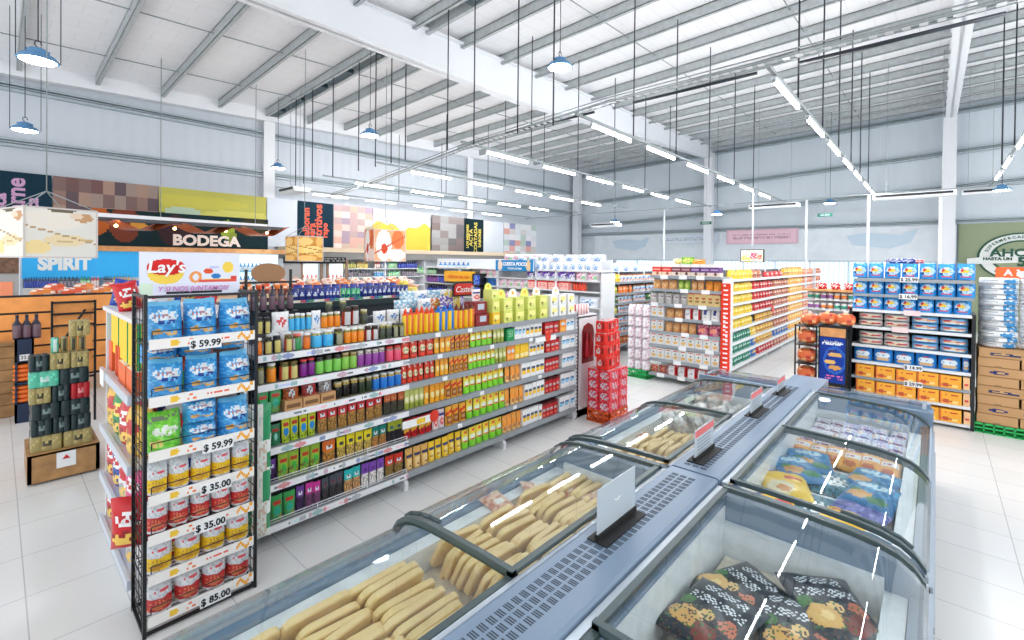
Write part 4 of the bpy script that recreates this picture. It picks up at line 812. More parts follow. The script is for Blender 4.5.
for i, z in enumerate(ZR):
    s = MB(); [s.tube((RX0+.01, RY0+.02+k*.04, z), (RX1-.01, RY0+.02+k*.04, z), .003, 4) for k in range(8)]; [s.tube((RX0+k*.118, RY0, z-.003), (RX0+k*.118, RY1, z-.003), .003, 4) for k in range(6)]
    sh = ob('wire_shelf', s, BLACKW, t)
    st = MB().grid(lambda u, v: (RX0+.014+u*(RX1-RX0-.028), RY0-.016, z-.03+v*.06), 60, 5, swirl, False); st.box(RX0+.014, RY0-.015, z-.03, RX1-.014, RY0-.01, z+.03, W_); ob('price_strip', st, MATTE, sh)
    ob('fence', MB().path([(RX0+.03, RY0-.005, z+.035), (RX0+.03, RY0-.005, z+.075), (RX1-.03, RY0-.005, z+.075), (RX1-.03, RY0-.005, z+.035)], .003, 5), BLACKW, sh)
for z, s, xa in ((1.695, '$ 59.99', .87), (1.045, '$ 59.99', .94), (.79, '$ 35.00', .93), (.56, '$ 35.00', .9), (.088, '$ 85.00', .93)):
    z -= .022; pt_ = ob('price_tag', B(xa-.085, RY0-.022, z-.032, xa+.085, RY0-.018, z+.034), TAGM, t); text(s, .058, INK, pt_, (xa, RY0-.0235, z), bold=.0012, sx=.92)
# header board
h_ = ob('header_board', MB().grid(lambda u, v: (.6+u*.565, RY1-.012+.006*math.sin(u*3), 1.955+v*.275), 110, 48, art((232, 234, 246), ('r', 0, 0, .12, .3, (222, 240, 214)), ('e', .24, .52, .17, .26, (250, 214, 90)), ('e', .245, .66, .185, .19, (222, 52, 50)), ('e', .53, .42, .065, .14, (244, 160, 90)), ('e', .53, .42, .03, .08, (236, 236, 246)), ('r', .56, .3, .96, .36, (236, 96, 80)), ('r', .62, .36, .92, .385, (250, 220, 130)), ('e', .66, .56, .05, .07, (232, 90, 60)), ('e', .74, .44, .05, .07, (60, 130, 200)), ('d', .16, .5, .04, (232, 234, 246)) if False else ('r', .9, .36, .96, .44, (232, 80, 70)), ('e', .87, .66, .06, .14, (250, 214, 90)), ('e', .72, .66, .06, .03, (200, 206, 240))), False).box(.6, RY1, 1.95, 1.165, RY1+.01, 2.235, (226, 228, 238)), MATTE, t)
text("Lay's", .105, mat('header white', (250, 250, 250), .5), h_, (.735, RY1-.02, 2.135), bold=.002, shear=.15); text('Y SI NOS JUNTAMOS?', .044, mat('header pink', (216, 140, 196), .5), h_, (.89, RY1-.02, 1.995), shear=.2, bold=.0008, sx=.95)
bq = art((60, 150, 214), ('e', .5, .64, .4, .15, (226, 232, 238)), ('t', .25, .56, .75, .7, (170, 120, 130), 2), ('r', .35, .46, .75, .54, (34, 66, 150)), ('e', .36, .26, .2, .07, (220, 166, 90)), ('e', .68, .2, .16, .07, (228, 180, 110)), ('n', 0, 0, 1, 1, (96, 184, 232), .2), ('r', 0, .9, 1, 1, (110, 190, 232)))
bag('r_blue', .19, .235, .2, bq, 'block', 'biscuit_bag', 'bag', None, 18, 20)
bag('r_green', .19, .235, .18, art((110, 200, 60), ('e', .5, .55, .36, .13, (230, 236, 226)), ('d', .76, .1, .1, (120, 130, 110)), ('e', .3, .24, .18, .1, (236, 214, 120)), ('n', 0, 0, 1, 1, (140, 214, 80), .25)), 'block', 'biscuit_bag', 'bag', None, 18, 20)
def crouton(c, c2): return art(c, ('r', 0, .5, 1, 1, (226, 228, 232)), ('n', 0, .5, 1, 1, (200, 203, 210), .25), ('t', .2, .62, .8, .78, (226, 80, 90), 1), ('n', 0, .0, 1, .5, c2, .25), ('e', .45, .22, .26, .12, c2), ('r', 0, 0, 1, .06, (220, 220, 224)))
bag('r_yellow', .12, .175, .12, crouton((246, 204, 40), (214, 160, 60)), 'block', 'crouton_bag', 'bag', None, 14, 16)
bag('r_red', .12, .175, .12, crouton((206, 60, 62), (226, 130, 90)), 'block', 'crouton_bag', 'bag', None, 14, 16)
def R(key, n, z, desc, where, h=1., y=None): rowx(key, n, RX0+.015, RX1-.005, (y or RY0+.11), z+.006, desc, where, 'the front post', h=h, jit=.012, wob=.16)
R('r_blue', 3, 1.695, 'blue biscuit bag', 'top shelf of wire rack'); R('r_blue', 3, 1.36, 'blue biscuit bag', 'second shelf of wire rack', .95)
for i in range(3): put('r_blue', '%s blue biscuit bag lying behind others, second rack shelf' % ORD[i], .68+.19*i, 3.58, 1.56+.02*i, rnd.uniform(-.15, .15), 'blue bags lying on the second rack shelf', (1, 1, .5), rx=0)
put('r_green', 'lime green biscuit bag at the end of the third rack shelf', .675, 3.45, 1.052, 0, sc=(.97, 1, .95)); 
put('r_blue', 'lower blue biscuit bag beside the lime green bag', .865, 3.45, 1.052, .05, sc=(.95, 1, .56)); put('r_blue', 'upper blue biscuit bag stacked beside the lime green bag', .868, 3.46, 1.187, -.03, sc=(.95, 1, .6)); put('r_blue', 'blue biscuit bag at third rack shelf end by jars', 1.055, 3.45, 1.052, 0, sc=(.95, 1, .98))
R('r_yellow', 5, .79, 'yellow crouton bag', 'fourth shelf of wire rack'); R('r_red', 5, .56, 'red crouton bag', 'fifth shelf of wire rack'); R('r_yellow', 4, .328, 'yellow crouton bag', 'sixth shelf of wire rack'); R('r_red', 4, .088, 'red crouton bag', 'lowest shelf of wire rack')
# ------------------------------------------------------------------ end display behind the rack, facing the entrance side
t = thing('end_display', 'white end shelving behind the wire rack, stacked with snacks', 'shelving')
EX0, EX1, EY0, EY1 = .57, 1.24, 3.72, 4.9
ob('back_panel', B(EX1-.03, EY0, 0, EX1, EY1, 1.78), WHITEM, t); ob('base', B(EX0+.03, EY0+.02, 0, EX1-.03, EY1-.02, .12), WHITEM, t)
for y in (EY1-.02, ): ob('side_panel', B(EX0+.02, y-.015, .1, EX1-.03, y+.02, 1.8), WHITEM, t)
ob('top_board', B(EX0, EY0, 1.78, EX1, EY1, 1.81), WHITEM, t)
for z in (.14, .48, .86, 1.3): s = ob('shelf_board', B(EX0, EY0, z-.012, EX1-.03, EY1-.04, z+.012), WHITEM, t); ob('price_rail', B(EX0-.02, EY0-.004, z-.03, EX0, EY1-.02, z+.03), mat('rail blue grey', (206, 214, 226), .4), s)
for y, z in ((4.7, 1.28), ): ob('price_card', B(EX0-.03, y-.08, z-.06, EX0-.022, y+.08, z+.06), TAGM, t)
proto('e_yellow', 'cereal_box', 'box', [('cereal_box', m_box(.22, .3, .3, art((250, 208, 40), ('r', 0, 0, .14, 1, (60, 180, 110)), ('e', .5, .7, .3, .08, (236, 110, 90))), sd=(250, 208, 40)), CARD)], .22)
proto('e_orange', 'cereal_box', 'box', [('cereal_box', m_box(.16, .26, .28, art((236, 96, 40), ('r', .3, .5, .7, .9, (246, 220, 200)))), CARD)], .16)
proto('e_green', 'snack_box', 'box', [('snack_box', m_box(.2, .26, .12, art((90, 180, 90), ('r', .4, .1, 1, .9, (238, 240, 236)), ('r', .5, .3, .8, .7, (150, 150, 170)), ('r', 0, .0, .2, 1, (240, 110, 50))), tp=(246, 236, 234)), CARD)], .2)
for i, (k, x, y, z, l) in enumerate((('e_yellow', .72, 3.95, 1.465, 'large yellow cereal box'), ('e_orange', .95, 3.92, 1.465, 'orange cereal box'), ('e_yellow', .72, 4.3, 1.465, 'yellow cereal box'), ('e_yellow', .72, 4.65, 1.465, 'yellow cereal box'))):
    put(k, '%s on boxes behind the wire rack, %s from front' % (l, ORD[i]), x, y, z, 0)
for i in range(4):
    for j in range(1):
        put('e_green', '%s green and white snack box behind the rack, stacked low' % ORD[i], .69+.21*(i % 2), 3.9+.3*(i//2), 1.313, 0, 'low green and white boxes'); put('e_green' if i != 1 else 'e_orange', '%s box stacked on the green and white boxes' % ORD[i], .69+.21*(i % 2), 3.9+.3*(i//2), 1.436 if i != 1 else 1.436, 0, None, (1, 1, .22))
for i in range(3): put('e_orange', '%s orange box standing at the open edge of the end display' % ORD[i], .66, 4.5-.0+i*.01+.27*(i-1) if i else 4.48, 1.313, 0, None, (.7, .5, .8))
def chips(key, c, c2, w=.24, h=.34): bag(key, w, h, .13, art(c, ('e', .5, .62, .36, .14, c2), ('t', .25, .55, .75, .68, (200, 30, 40), 2), ('e', .4, .25, .3, .12, (240, 200, 90)), ('n', 0, .0, 1, .4, tuple(int(q*.75) for q in c), .3)), 'pillow', 'chip_bag', 'bag', None, 12, 14)
chips('q_red', (206, 26, 34), W_); chips('q_blue', (30, 70, 170), W_); chips('q_green', (36, 140, 70), (240, 220, 100)); chips('q_gold', (236, 186, 70), (200, 40, 40)); chips('q_white', (232, 232, 236), (214, 40, 50)); chips('q_pink', (226, 70, 140), W_)
sel = ['q_gold', 'q_red', 'q_green', 'q_gold', 'q_pink', 'q_white', 'q_blue', 'q_red', 'q_white', 'q_blue', 'q_gold', 'q_red']
k = 0
nmc = dict(q_red='red', q_blue='blue', q_green='green', q_gold='golden', q_white='white', q_pink='pink')
for zi, z in enumerate((.875, .495, .155)):
    for j in range(4):
        c = sel[(zi*4+j) % 12]; put(c, '%s snack bag, %s place from the rack, %s tier of end display' % (nmc[c], ORD[j], ['upper', 'middle', 'low'][zi]), EX0+.08, EY0+.16+j*.26, z, -PI/2+.3, None, (1, 1, 1)); 
        c = sel[(zi*4+j+5) % 12]; put(c, '%s snack bag behind %s place from rack, %s tier of end display' % (nmc[c], ORD[j], ['upper', 'middle', 'low'][zi]), EX0+.32, EY0+.12+j*.27, z, -.2, None, (1, 1, 1))
put('q_red', 'red snack bag with white letters bulging low beside the rack', .59, 3.76, .36, -.5, None, (1, 1, .95)); 
text('OS', .07, TAGM, bpy.data.objects['chip_bag.%03d' % 0] if False else [o for o in C.objects if o.get('label', '').startswith('red snack bag with white letters')][0], (0, -.068, .2))
for i, (k, x, y) in enumerate((('q_blue', .66, 4.75), ('q_red', .66, 4.3), ('q_blue', .72, 4.5), ('q_white', .82, 4.2), ('q_blue', .9, 4.4), ('q_red', 1.05, 4.1), ('q_white', .76, 4.0), ('q_red', 1.1, 4.5))):
    put(k, '%s chip bag propped on top board of end display, %s from aisle' % (nmc[k], ORD[i]), x, y, 1.812, rnd.uniform(-.5, .3), None, (.6, .9, .62), rx=rnd.uniform(-.2, .1), ry=rnd.uniform(-.25, .25))
# ------------------------------------------------------------------ second long shelving with carton end
FX = 8.25
bays2 = [9.42, 10.9, 12.4, 13.9, 15.4, 16.9, 18.2]
Z2 = [.112, .366, .6, .87, 1.125, 1.38, 1.61, 1.86]
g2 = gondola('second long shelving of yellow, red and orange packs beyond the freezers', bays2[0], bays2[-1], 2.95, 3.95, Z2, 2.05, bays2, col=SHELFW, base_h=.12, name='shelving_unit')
ob('end_panel', B(18.2, 2.96, 0, 18.24, 3.94, 2.05), WHITEM, g2)
g2e = thing('end_shelving', 'white end shelving of cartons and bread facing the checkout floor', 'shelving')
ob('back_panel', MB().box(8.74, 2.7, 0, 8.78, 3.97, 1.95).box(8.78, 2.96, 0, 9.38, 3.94, 1.9), WHITEM, g2e)
ob('side_panel', MB().box(FX+.04, 2.66, .05, 8.78, 2.69, 1.93), WHITEM, g2e)
rp = MB().box(FX+.02, 2.6, .3, FX+.03, 2.7, 1.86); ob('red_banner', MB().grid(lambda u, v: (FX+.02, 2.7-u*.15, .3+v*1.56), 4, 60, lambda u, v: W_ if .2 < u < .8 and math.sin(v*130+u*3) > .2 and int(v*60) % 3 else (232, 62, 40), False), MATTE, g2e)
ob('side_banner', MB().grid(lambda u, v: (FX+.03+u*.02, 2.55, .3+v*1.56), 4, 40, lambda u, v: W_ if .2 < u < .8 and math.sin(v*130) > .4 else (232, 62, 40), False), MATTE, g2e)
ZE = [.13, .4, .67, .92, 1.18, 1.43, 1.70, 1.945]
for i, z in enumerate(ZE):
    s = ob('shelf_board', B(FX, 2.7, z-.02, 8.74, 3.97, z+.01), SHELFG if i % 2 else SHELFW, g2e); ob('price_rail', B(FX-.012, 2.7, z-.03, FX, 3.97, z+.022), SHELFG, s)
    r = random.Random(i)
    for k in range(r.choice((2, 3))):
        y = 2.85+.42*k+r.uniform(0, .2); ob('price_ticket', B(FX-.02, y-.07, z-.04, FX-.013, y+.07, z+.03), TAGM, s)
cart('k_red', .17, .2, .22, art((244, 214, 186), ('r', 0, .36, 1, .72, (226, 50, 40)), ('r', .1, .46, .9, .6, (246, 196, 180)), ('r', 0, .76, 1, 1, (244, 238, 232)), ('e', .6, .2, .2, .1, (180, 90, 60))))
cart('k_violet', .17, .2, .22, art((236, 220, 204), ('r', 0, .36, 1, .72, (110, 60, 130)), ('r', .1, .46, .9, .6, (196, 180, 206)), ('r', 0, .76, 1, 1, (244, 240, 236)), ('e', .6, .2, .2, .1, (120, 70, 60))))
cart('k_plum', .17, .2, .22, art((236, 220, 204), ('r', 0, .36, 1, .72, (130, 60, 70)), ('r', .1, .46, .9, .6, (206, 180, 186)), ('r', 0, .76, 1, 1, (244, 240, 236)), ('e', .6, .2, .2, .1, (90, 50, 50))))
cart('k_tan', .12, .12, .22, art((232, 204, 140), ('e', .5, .6, .3, .1, (200, 90, 60)), ('t', .2, .2, .8, .4, (150, 110, 60), 2), ('r', 0, .9, 1, 1, (206, 70, 50))))
cart('k_white', .14, .14, .2, art((238, 238, 236), ('e', .5, .3, .3, .14, (240, 190, 100)), ('e', .5, .6, .14, .08, (120, 140, 120)), ('r', .2, .82, .8, .92, (226, 90, 70))))
bag('k_grey', .14, .22, .1, art((190, 186, 182), ('r', .2, .4, .8, .7, (226, 220, 220)), ('t', .2, .45, .8, .65, (120, 90, 100), 2), ('r', 0, .85, 1, 1, (90, 110, 90))), 'block', 'food_bag', 'bag')
bag('k_bread', .16, .17, .12, art((220, 160, 100), ('e', .5, .5, .4, .3, (236, 190, 130)), ('n', 0, 0, 1, 1, (196, 120, 70), .3)), 'block', 'bread_bag', 'bag')
bag('k_greenb', .16, .17, .12, art((150, 190, 60), ('e', .5, .5, .3, .3, (226, 230, 120)), ('n', 0, 0, 1, 1, (60, 120, 50), .25)), 'block', 'food_bag', 'bag')
bag('k_orangeb', .15, .17, .12, art((240, 160, 50), ('n', 0, 0, 1, 1, (200, 90, 40), .3)), 'block', 'food_bag', 'bag')
bag('k_redwhite', .15, .2, .1, art(W_, ('r', 0, 0, .16, 1, (214, 40, 40)), ('r', .84, 0, 1, 1, (214, 40, 40)), ('r', 0, .9, 1, 1, (214, 40, 40)), ('t', .3, .3, .7, .6, (170, 170, 180), 3)), 'block', 'food_bag', 'bag')
bag('k_whblue', .17, .2, .1, art((240, 238, 236), ('r', .3, .5, .7, .9, (60, 70, 140)), ('e', .5, .3, .2, .1, (220, 214, 206))), 'block', 'food_bag', 'bag')
bag('k_magenta', .18, .18, .12, art((190, 50, 110), ('n', 0, 0, 1, 1, (240, 200, 190), .35), ('e', .5, .5, .3, .2, (240, 150, 120))), 'block', 'food_bag', 'bag')
bag('k_meat', .2, .14, .12, art((190, 60, 50), ('n', 0, 0, 1, 1, (240, 180, 150), .4)), 'pillow', 'food_bag', 'bag')
Wn = ['lowest', 'seventh', 'sixth', 'fifth', 'fourth', 'third', 'second', 'top']
def K(i, key, n, a, b, desc, h=1.): rowy(key, n, gy(a, FX+.1, ZE[i]), gy(b, FX+.1, ZE[i]), FX+.12, ZE[i]+.012, desc, '%s tier of carton end shelving' % Wn[i], 'white pack stack', h=h)
K(7, 'k_red', 2, 654, 673, 'red and cream carton'); K(7, 'k_plum', 2, 673, 692, 'plum and cream carton'); K(7, 'k_violet', 3, 692, 721, 'violet and cream carton')
K(6, 'k_bread', 3, 653, 677, 'bagged bread loaf'); K(6, 'k_greenb', 2, 678, 690, 'green bag'); K(6, 'k_bread', 2, 691, 704, 'round bread bag'); K(6, 'k_orangeb', 2, 705, 721, 'orange bag')
K(5, 'k_grey', 5, 650, 688, 'grey food bag'); K(5, 'k_tan', 5, 688, 721, 'tan narrow carton')
K(4, 'k_white', 2, 652, 665, 'white pack'); K(4, 'k_bread', 2, 666, 683, 'tan bag with red foot'); K(4, 'k_redwhite', 2, 684, 700, 'red and white bag'); K(4, 'k_whblue', 2, 701, 720, 'white bag with navy panel')
K(3, 'k_white', 2, 652, 664, 'white pack'); K(3, 'k_bread', 4, 665, 696, 'tan grain bag'); K(3, 'k_magenta', 2, 697, 720, 'magenta bag')
K(2, 'k_white', 9, 651, 720, 'white carton with amber print'); K(1, 'k_white', 9, 651, 720, 'white carton with amber print')
K(0, 'k_meat', 2, 650, 666, 'red netted bag', 1.); K(0, 'k_redwhite', 4, 667, 707, 'red edged white bag', .9); K(0, 'k_meat', 2, 708, 720, 'dark red bag')
put('h_yellow', 'green heap of lettuce-like bags on top of carton end shelving', FX+.3, gy(682, FX+.3, 2.2), 2.17, -PI/2, sc=(1.6, 1.3, .7))
put('k_greenb', 'green leafy bag lying on top of the red cartons', FX+.22, gy(688, FX+.22, 2.2), 2.17, -PI/2, sc=(1.5, 1, .8)); put('k_orangeb', 'orange fruit bag lying on top of the violet cartons', FX+.22, gy(699, FX+.22, 2.2), 2.17, -PI/2, sc=(1.5, 1, .55))
# packs along the long side
def pack(key, c, c2, c3, w=.14, name='packet'): bag(key, w, .17, .08, art(c, ('e', .5, .5, .34, .2, c2), ('r', 0, .82, 1, 1, c3), ('n', 0, 0, 1, .4, c3, .25)), 'block', name, 'packet', None, 6, 7)
pack('s_yellow', (240, 206, 50), (250, 236, 160), (220, 180, 40), name='yellow_packet'); pack('s_red', (214, 36, 40), (250, 210, 200), (150, 20, 30), name='red_packet'); pack('s_brown', (200, 120, 90), (240, 200, 170), (130, 60, 50), name='brown_packet'); pack('s_ylbrown', (236, 180, 60), (250, 220, 120), (150, 100, 70), name='gold_packet')
pack('s_amber', (246, 190, 90), (252, 220, 150), (236, 150, 60), .2, name='amber_packet'); pack('s_salmon', (238, 160, 120), (248, 196, 160), (214, 100, 70), .22, name='salmon_packet'); pack('s_rust', (226, 120, 60), (244, 160, 90), (150, 40, 30), .24, name='rust_packet'); pack('s_teal', (30, 140, 110), (200, 230, 216), (16, 90, 80), .11, name='teal_packet'); pack('s_blue', (50, 110, 190), (246, 200, 70), (30, 80, 160), name='blue_packet')
TN = ['lowest', 'seventh', 'sixth', 'fifth', 'fourth', 'third', 'second', 'top']
for i, z in enumerate(Z2):
    def K2(key, n, a, b, desc, h=1.): rowx(key, n, gx(a, 3.02, z), gx(b, 3.02, z), 3.05, z+.02, desc, '%s tier of second long shelving' % TN[i], 'red banner', h=h, jit=.01)
    hh = 1.0 if i < 7 else 1.15
    if i >= 3: K2('s_yellow', 7, 730, 752, 'yellow packet', hh)
    else: K2('s_teal', 9, 730, 750, 'teal packet'); K2('s_blue' if i < 2 else 's_yellow', 1, 750, 756, 'blue and yellow packet' if i < 2 else 'lone yellow packet')
    if i in (4, 5, 6): K2('s_red', 7, 753, 772, 'red packet')
    elif i == 0: K2('s_red', 6, 757, 772, 'red packet')
    elif i == 7: K2('s_brown', 2, 753, 761, 'pinkish packet', hh); K2('s_red', 4, 765, 782, 'red packet', .8); K2('s_ylbrown', 3, 783, 789, 'gold packet', 1.3)
    else: K2('s_ylbrown', 6, 756, 772, 'gold packet')
    if i < 7: K2('s_brown' if i != 1 else 's_blue', 6, 773, 788, 'brown packet' if i != 1 else 'blue packet')
    K2('s_amber', 6, 789, 802, 'amber packet', 1.1 if i < 7 else 1.4); K2('s_salmon', 5, 803, 813, 'salmon packet', 1.1); K2('s_rust', 4, 814, 821, 'rust orange packet', 1.1)
tg = ob('red_wobbler', MB().prism([(.1*math.cos(2*PI*k/20), .1*math.sin(2*PI*k/20)) for k in range(20)], 'y', -.01, 0), mat('promo red', (226, 60, 40), .4)); tg.location = (gx(774, 2.9, 1.1), 2.93, 1.1); tag(tg, 'round red shelf marker on the second long shelving', 'sign')
# white pack stack on green pallet
CRG = mat('green plastic', (34, 190, 96), .4); CRO = mat('orange plastic', (240, 96, 30), .4)
def crate(label, m, loc, w, d, h, name='plastic_crate'):
    b = MB(); t_ = .012
    for (x0, y0, x1, y1) in ((-w/2, -d/2, w/2, -d/2+t_), (-w/2, d/2-t_, w/2, d/2), (-w/2, -d/2, -w/2+t_, d/2), (w/2-t_, -d/2, w/2, d/2)):
        b.box(x0, y0, 0, x1, y1, h*.18); b.box(x0, y0, h*.82, x1, y1, h); b.box(x0, y0, h*.45, x1, y1, h*.58)
        L = max(x1-x0, y1-y0); n = max(3, int(L/.09))
        for k in range(n+1):
            u = k/n
            if x1-x0 > y1-y0: xa = x0+(L-.016)*u; b.box(xa, y0, 0, xa+.016, y1, h)
            else: ya = y0+(L-.016)*u; b.box(x0, ya, 0, x1, ya+.016, h)
    b.box(-w/2, -d/2, h*.1, w/2, d/2, h*.16)
    n = int(w/.06)
    for k in range(n): b.box(-w/2+(k+.2)*w/n, -d/2, h-.02, -w/2+(k+.6)*w/n, d/2, h-.004)
    o = ob(name, b, m, loc=loc); tag(o, label, 'crate'); return o
crate('green plastic pallet crate under the white pack stack', CRG, (8.45, 4.2, 0), .5, .42, .16)
bag('w_pack', .2, .26, .16, art((240, 234, 238), ('n', 0, 0, 1, 1, (226, 180, 196), .25), ('r', .3, .0, .5, 1, (250, 250, 252))), 'block', 'white_pack', 'pack', None, 8, 8)
for lv in range(6 if 1 else 0):
    for j in range(3):
        put('w_pack', '%s white pack from the carton end, %s layer over green pallet' % (ORD[j], ORD[lv]), 8.3, 4.06+.15*j, .165+.205*lv, -PI/2, 'white packs stacked on the green pallet, layer %d' % (lv+1), (.73, 1, .78))
# ------------------------------------------------------------------ red can packs on an orange crate
crate('orange plastic crate on floor under red drink packs', CRO, (5.78, 3.4, 0), .5, .36, .17)
redp = art((226, 44, 60), ('e', .5, .5, .34, .34, (200, 196, 206)), ('n', .15, .2, .85, .8, (214, 60, 76), .45), ('n', 0, 0, 1, 1, (240, 110, 120), .12))
redd = art((226, 36, 24), ('r', .2, .3, .42, .75, (130, 20, 22)), ('r', .5, .3, .85, .75, (210, 190, 190)), ('n', .5, .3, .85, .75, (190, 40, 36), .5))
proto('z_pink', 'drink_pack', 'drink pack', [('drink_pack', m_cans(3, 2, .04, .135, redp), FILM)], .24)
proto('z_red', 'drink_pack', 'drink pack', [('drink_pack', m_cans(3, 2, .04, .16, redd), FILM)], .24)
for lv in range(4):
    for (i, x), (j, y) in ((a, b) for a in enumerate((5.65, 5.91)) for b in enumerate((3.31, 3.49))):
        put('z_pink', 'frosted red can pack, %s layer from crate, %s %s' % (ORD[lv], ['shelving side', 'far side'][i], ['front', 'rear'][j]), x, y, .172+.14*lv, 0, 'frosted red packs, layer %d over the orange crate' % (lv+1))
tz = .172+.14*4
for k, (dx, dy, lv, a) in enumerate(((-.02, 0, 0, .0), (.2, .05, 0, .1), (-.04, .02, 1, .05), (.2, .06, 1, 0), (-.02, .02, 2, -.05), (.2, .06, 2, .05), (.02, .04, 3, 0), (.24, .1, 3, .1))):
    put('z_red', '%s bright red can pack, %s layer above the frosted packs' % (['front', 'rear'][k % 2], ORD[lv]), 5.68+dx, 3.36+dy, tz+.165*lv, a, None)
# red bottle arch poster and bottle packs at the shelving end
t = thing('end_cabinet', 'white end cabinet with arched red bottle opening beside red packs', 'cabinet', (0, 0, 0))
b = MB().box(5.48, 3.72, 0, 5.98, 3.76, 1.42).box(5.48, 4.84, 0, 5.98, 4.88, 1.42).box(5.48, 3.72, 1.4, 5.98, 4.88, 1.44).box(5.48, 3.72, 0, 5.52, 4.88, 1.42).box(5.48, 3.72, .0, 5.98, 4.88, .1); ob('casing', b, WHITEM, t)
ar = [(5.6, .75), (5.9, .75), (5.9, 1.2), (5.86, 1.28), (5.75, 1.32), (5.64, 1.28), (5.6, 1.2)]
ob('arch_panel', MB().prism(ar, 'y', 3.712, 3.72, (120, 24, 30)), mat('deep red arch', (128, 26, 34), .4), t)
for i in range(2): o = ob('arch_bottle', MB().lathe([(.035, 0), (.04, .05), (.035, .2), (.014, .3), (.014, .36)], 12), mat('dark red bottle', (190, 40, 50), .2), t, loc=(5.69+.1*i, 3.69, .82))
for i in range(5): put('x_tube', '%s striped tube lying tier on the end cabinet top' % ORD[i], 5.53+.07*i, 3.78, 1.442, 0, 'striped tubes on the end cabinet', (1, 1, .85))
# ------------------------------------------------------------------ blue bag display
DX, DY0, DY1 = 8.7, -.36, .93
ZD = [.07, .31, .53, .76, 1.005, 1.28, 1.53, 1.76, 2.0]
t = thing('display_shelving', 'black framed display shelving of bright blue bags and orange boxes', 'shelving')
for y in (DY0-.02, DY1+.02): ob('side_frame', MB().box(DX+.0, y-.02, 0, DX+.55, y+.02, 1.55), BLACKW, t)
ob('back_panel', B(DX+.52, DY0, 0, DX+.56, DY1, 2.0), DARK, t)
for i, z in enumerate(ZD[:-1]+[1.985]):
    c = SHELFW if i in (0, 1, 3, 4, 5, 6) else SHELFG; y0, y1 = (DY0, DY1) if i < 7 else (DY0-.02, DY1-.02)
    s = ob('shelf_board', B(DX+.0, y0, z-.02, DX+.52, y1, z+.005), c, t); ob('price_rail', B(DX-.012, y0, z-.03, DX, y1, z+.012), c, s)
for (z, px, s) in ((2.0, 909, '$ 25.99'), (1.76, 908, '$ 16.99'), (1.28, 900, ''), (1.53, 912, ''), (.76, 913, '$ 14.99'), (.53, 913, '$ 29.99')):
    y = gy(px, DX-.03, z); w = .1 if s else .09; p_ = ob('price_tag', B(DX-.03, y-w, z-.045-.0, DX-.024, y+w, z+.03), TAGM if s else mat('pink tag', (240, 214, 214), .6), t)
    if s: text(s, .062, INK, p_, (DX-.034, y, z-.008), (PI/2, 0, -PI/2), bold=.001)
bag('d_blue', .19, .22, .12, art((40, 146, 220), ('e', .5, .5, .4, .26, (206, 226, 240)), ('n', .15, .3, .85, .75, (130, 196, 236), .3), ('e', .45, .52, .26, .1, (246, 206, 60)), ('e', .3, .6, .12, .08, (220, 50, 50)), ('t', .25, .45, .75, .6, (40, 60, 140), 2), ('r', .25, .14, .75, .24, (226, 70, 90)), ('e', .2, .35, .08, .1, (20, 60, 130)), ('n', 0, .75, 1, 1, (90, 180, 236), .3)), 'block', 'laundry_bag', 'bag', None, 14, 14)
bag('d_blue2', .24, .2, .14, art((40, 130, 206), ('e', .5, .55, .36, .22, (226, 236, 242)), ('e', .5, .25, .36, .14, (220, 180, 130)), ('t', .2, .5, .8, .66, (50, 120, 200), 2), ('r', .35, .74, .65, .82, (220, 60, 60))), 'block', 'biscuit_bag', 'bag', None, 14, 14)
bag('d_flatw', .32, .1, .2, art((196, 192, 188), ('e', .5, .5, .4, .3, (226, 200, 170)), ('e', .25, .6, .2, .1, (180, 40, 50)), ('e', .75, .5, .2, .1, (190, 50, 60)), ('t', .2, .3, .8, .5, (140, 100, 90), 1)), 'sack', 'flat_bag', 'bag', None, 14, 8)
bag('d_flatb', .32, .1, .2, art((110, 170, 214), ('e', .5, .45, .4, .25, (224, 190, 160)), ('e', .25, .65, .2, .1, (180, 40, 50)), ('e', .75, .55, .2, .1, (190, 50, 60)), ('t', .2, .2, .8, .35, (226, 240, 246), 1)), 'sack', 'flat_bag', 'bag', None, 14, 8)
proto('d_obox', 'orange_box', 'box', [('orange_box', m_box(.24, .26, .17, art((246, 172, 50), ('t', .2, .62, .8, .78, (206, 50, 30), 1), ('e', .3, .25, .25, .12, (200, 80, 50)), ('e', .7, .2, .18, .1, (250, 214, 130)), ('r', 0, 0, .06, 1, (226, 110, 40))), nu=12, nv=10), CARD)], .24)
proto('d_obox2', 'orange_box', 'box', [('orange_box', m_box(.08, .26, .17, art((236, 190, 140), ('r', .2, .3, .8, .5, (214, 60, 60)))), CARD)], .08)
def D(i, key, n, a, b, desc, where, h=1., dz=.008): rowy(key, n, gy(a, DX+.06, ZD[i]), gy(b, DX+.06, ZD[i]), DX+.1, ZD[i]+dz, desc, where, 'bread rack', h=h)
for i, wn in ((8, 'top tier of blue display'), (7, 'second tier of blue display'), (6, 'third tier of blue display')): D(i, 'd_blue', 7, 852, 976 if i > 6 else 972, 'bright blue bag with yellow lettering', wn, .98 if i > 6 else .95)
for i, wn in ((5, 'fourth tier of blue display'), (4, 'fifth tier of blue display')):
    for k in range(2):
        D(i, 'd_flatw', 2, 858, 910, 'pale flat bag, %s layer' % ['lower', 'upper'][k], wn, .95, .008+.098*k); D(i, 'd_flatb', 2, 911, 969, 'light blue flat bag, %s layer' % ['lower', 'upper'][k], wn, .95, .008+.098*k)
D(3, 'd_blue2', 5, 853, 961, 'blue biscuit bag with white cloud', 'sixth tier of blue display', .97); D(3, 'd_blue2', 1, 962, 970, 'narrow blue bag', 'sixth tier end of blue display', .97)
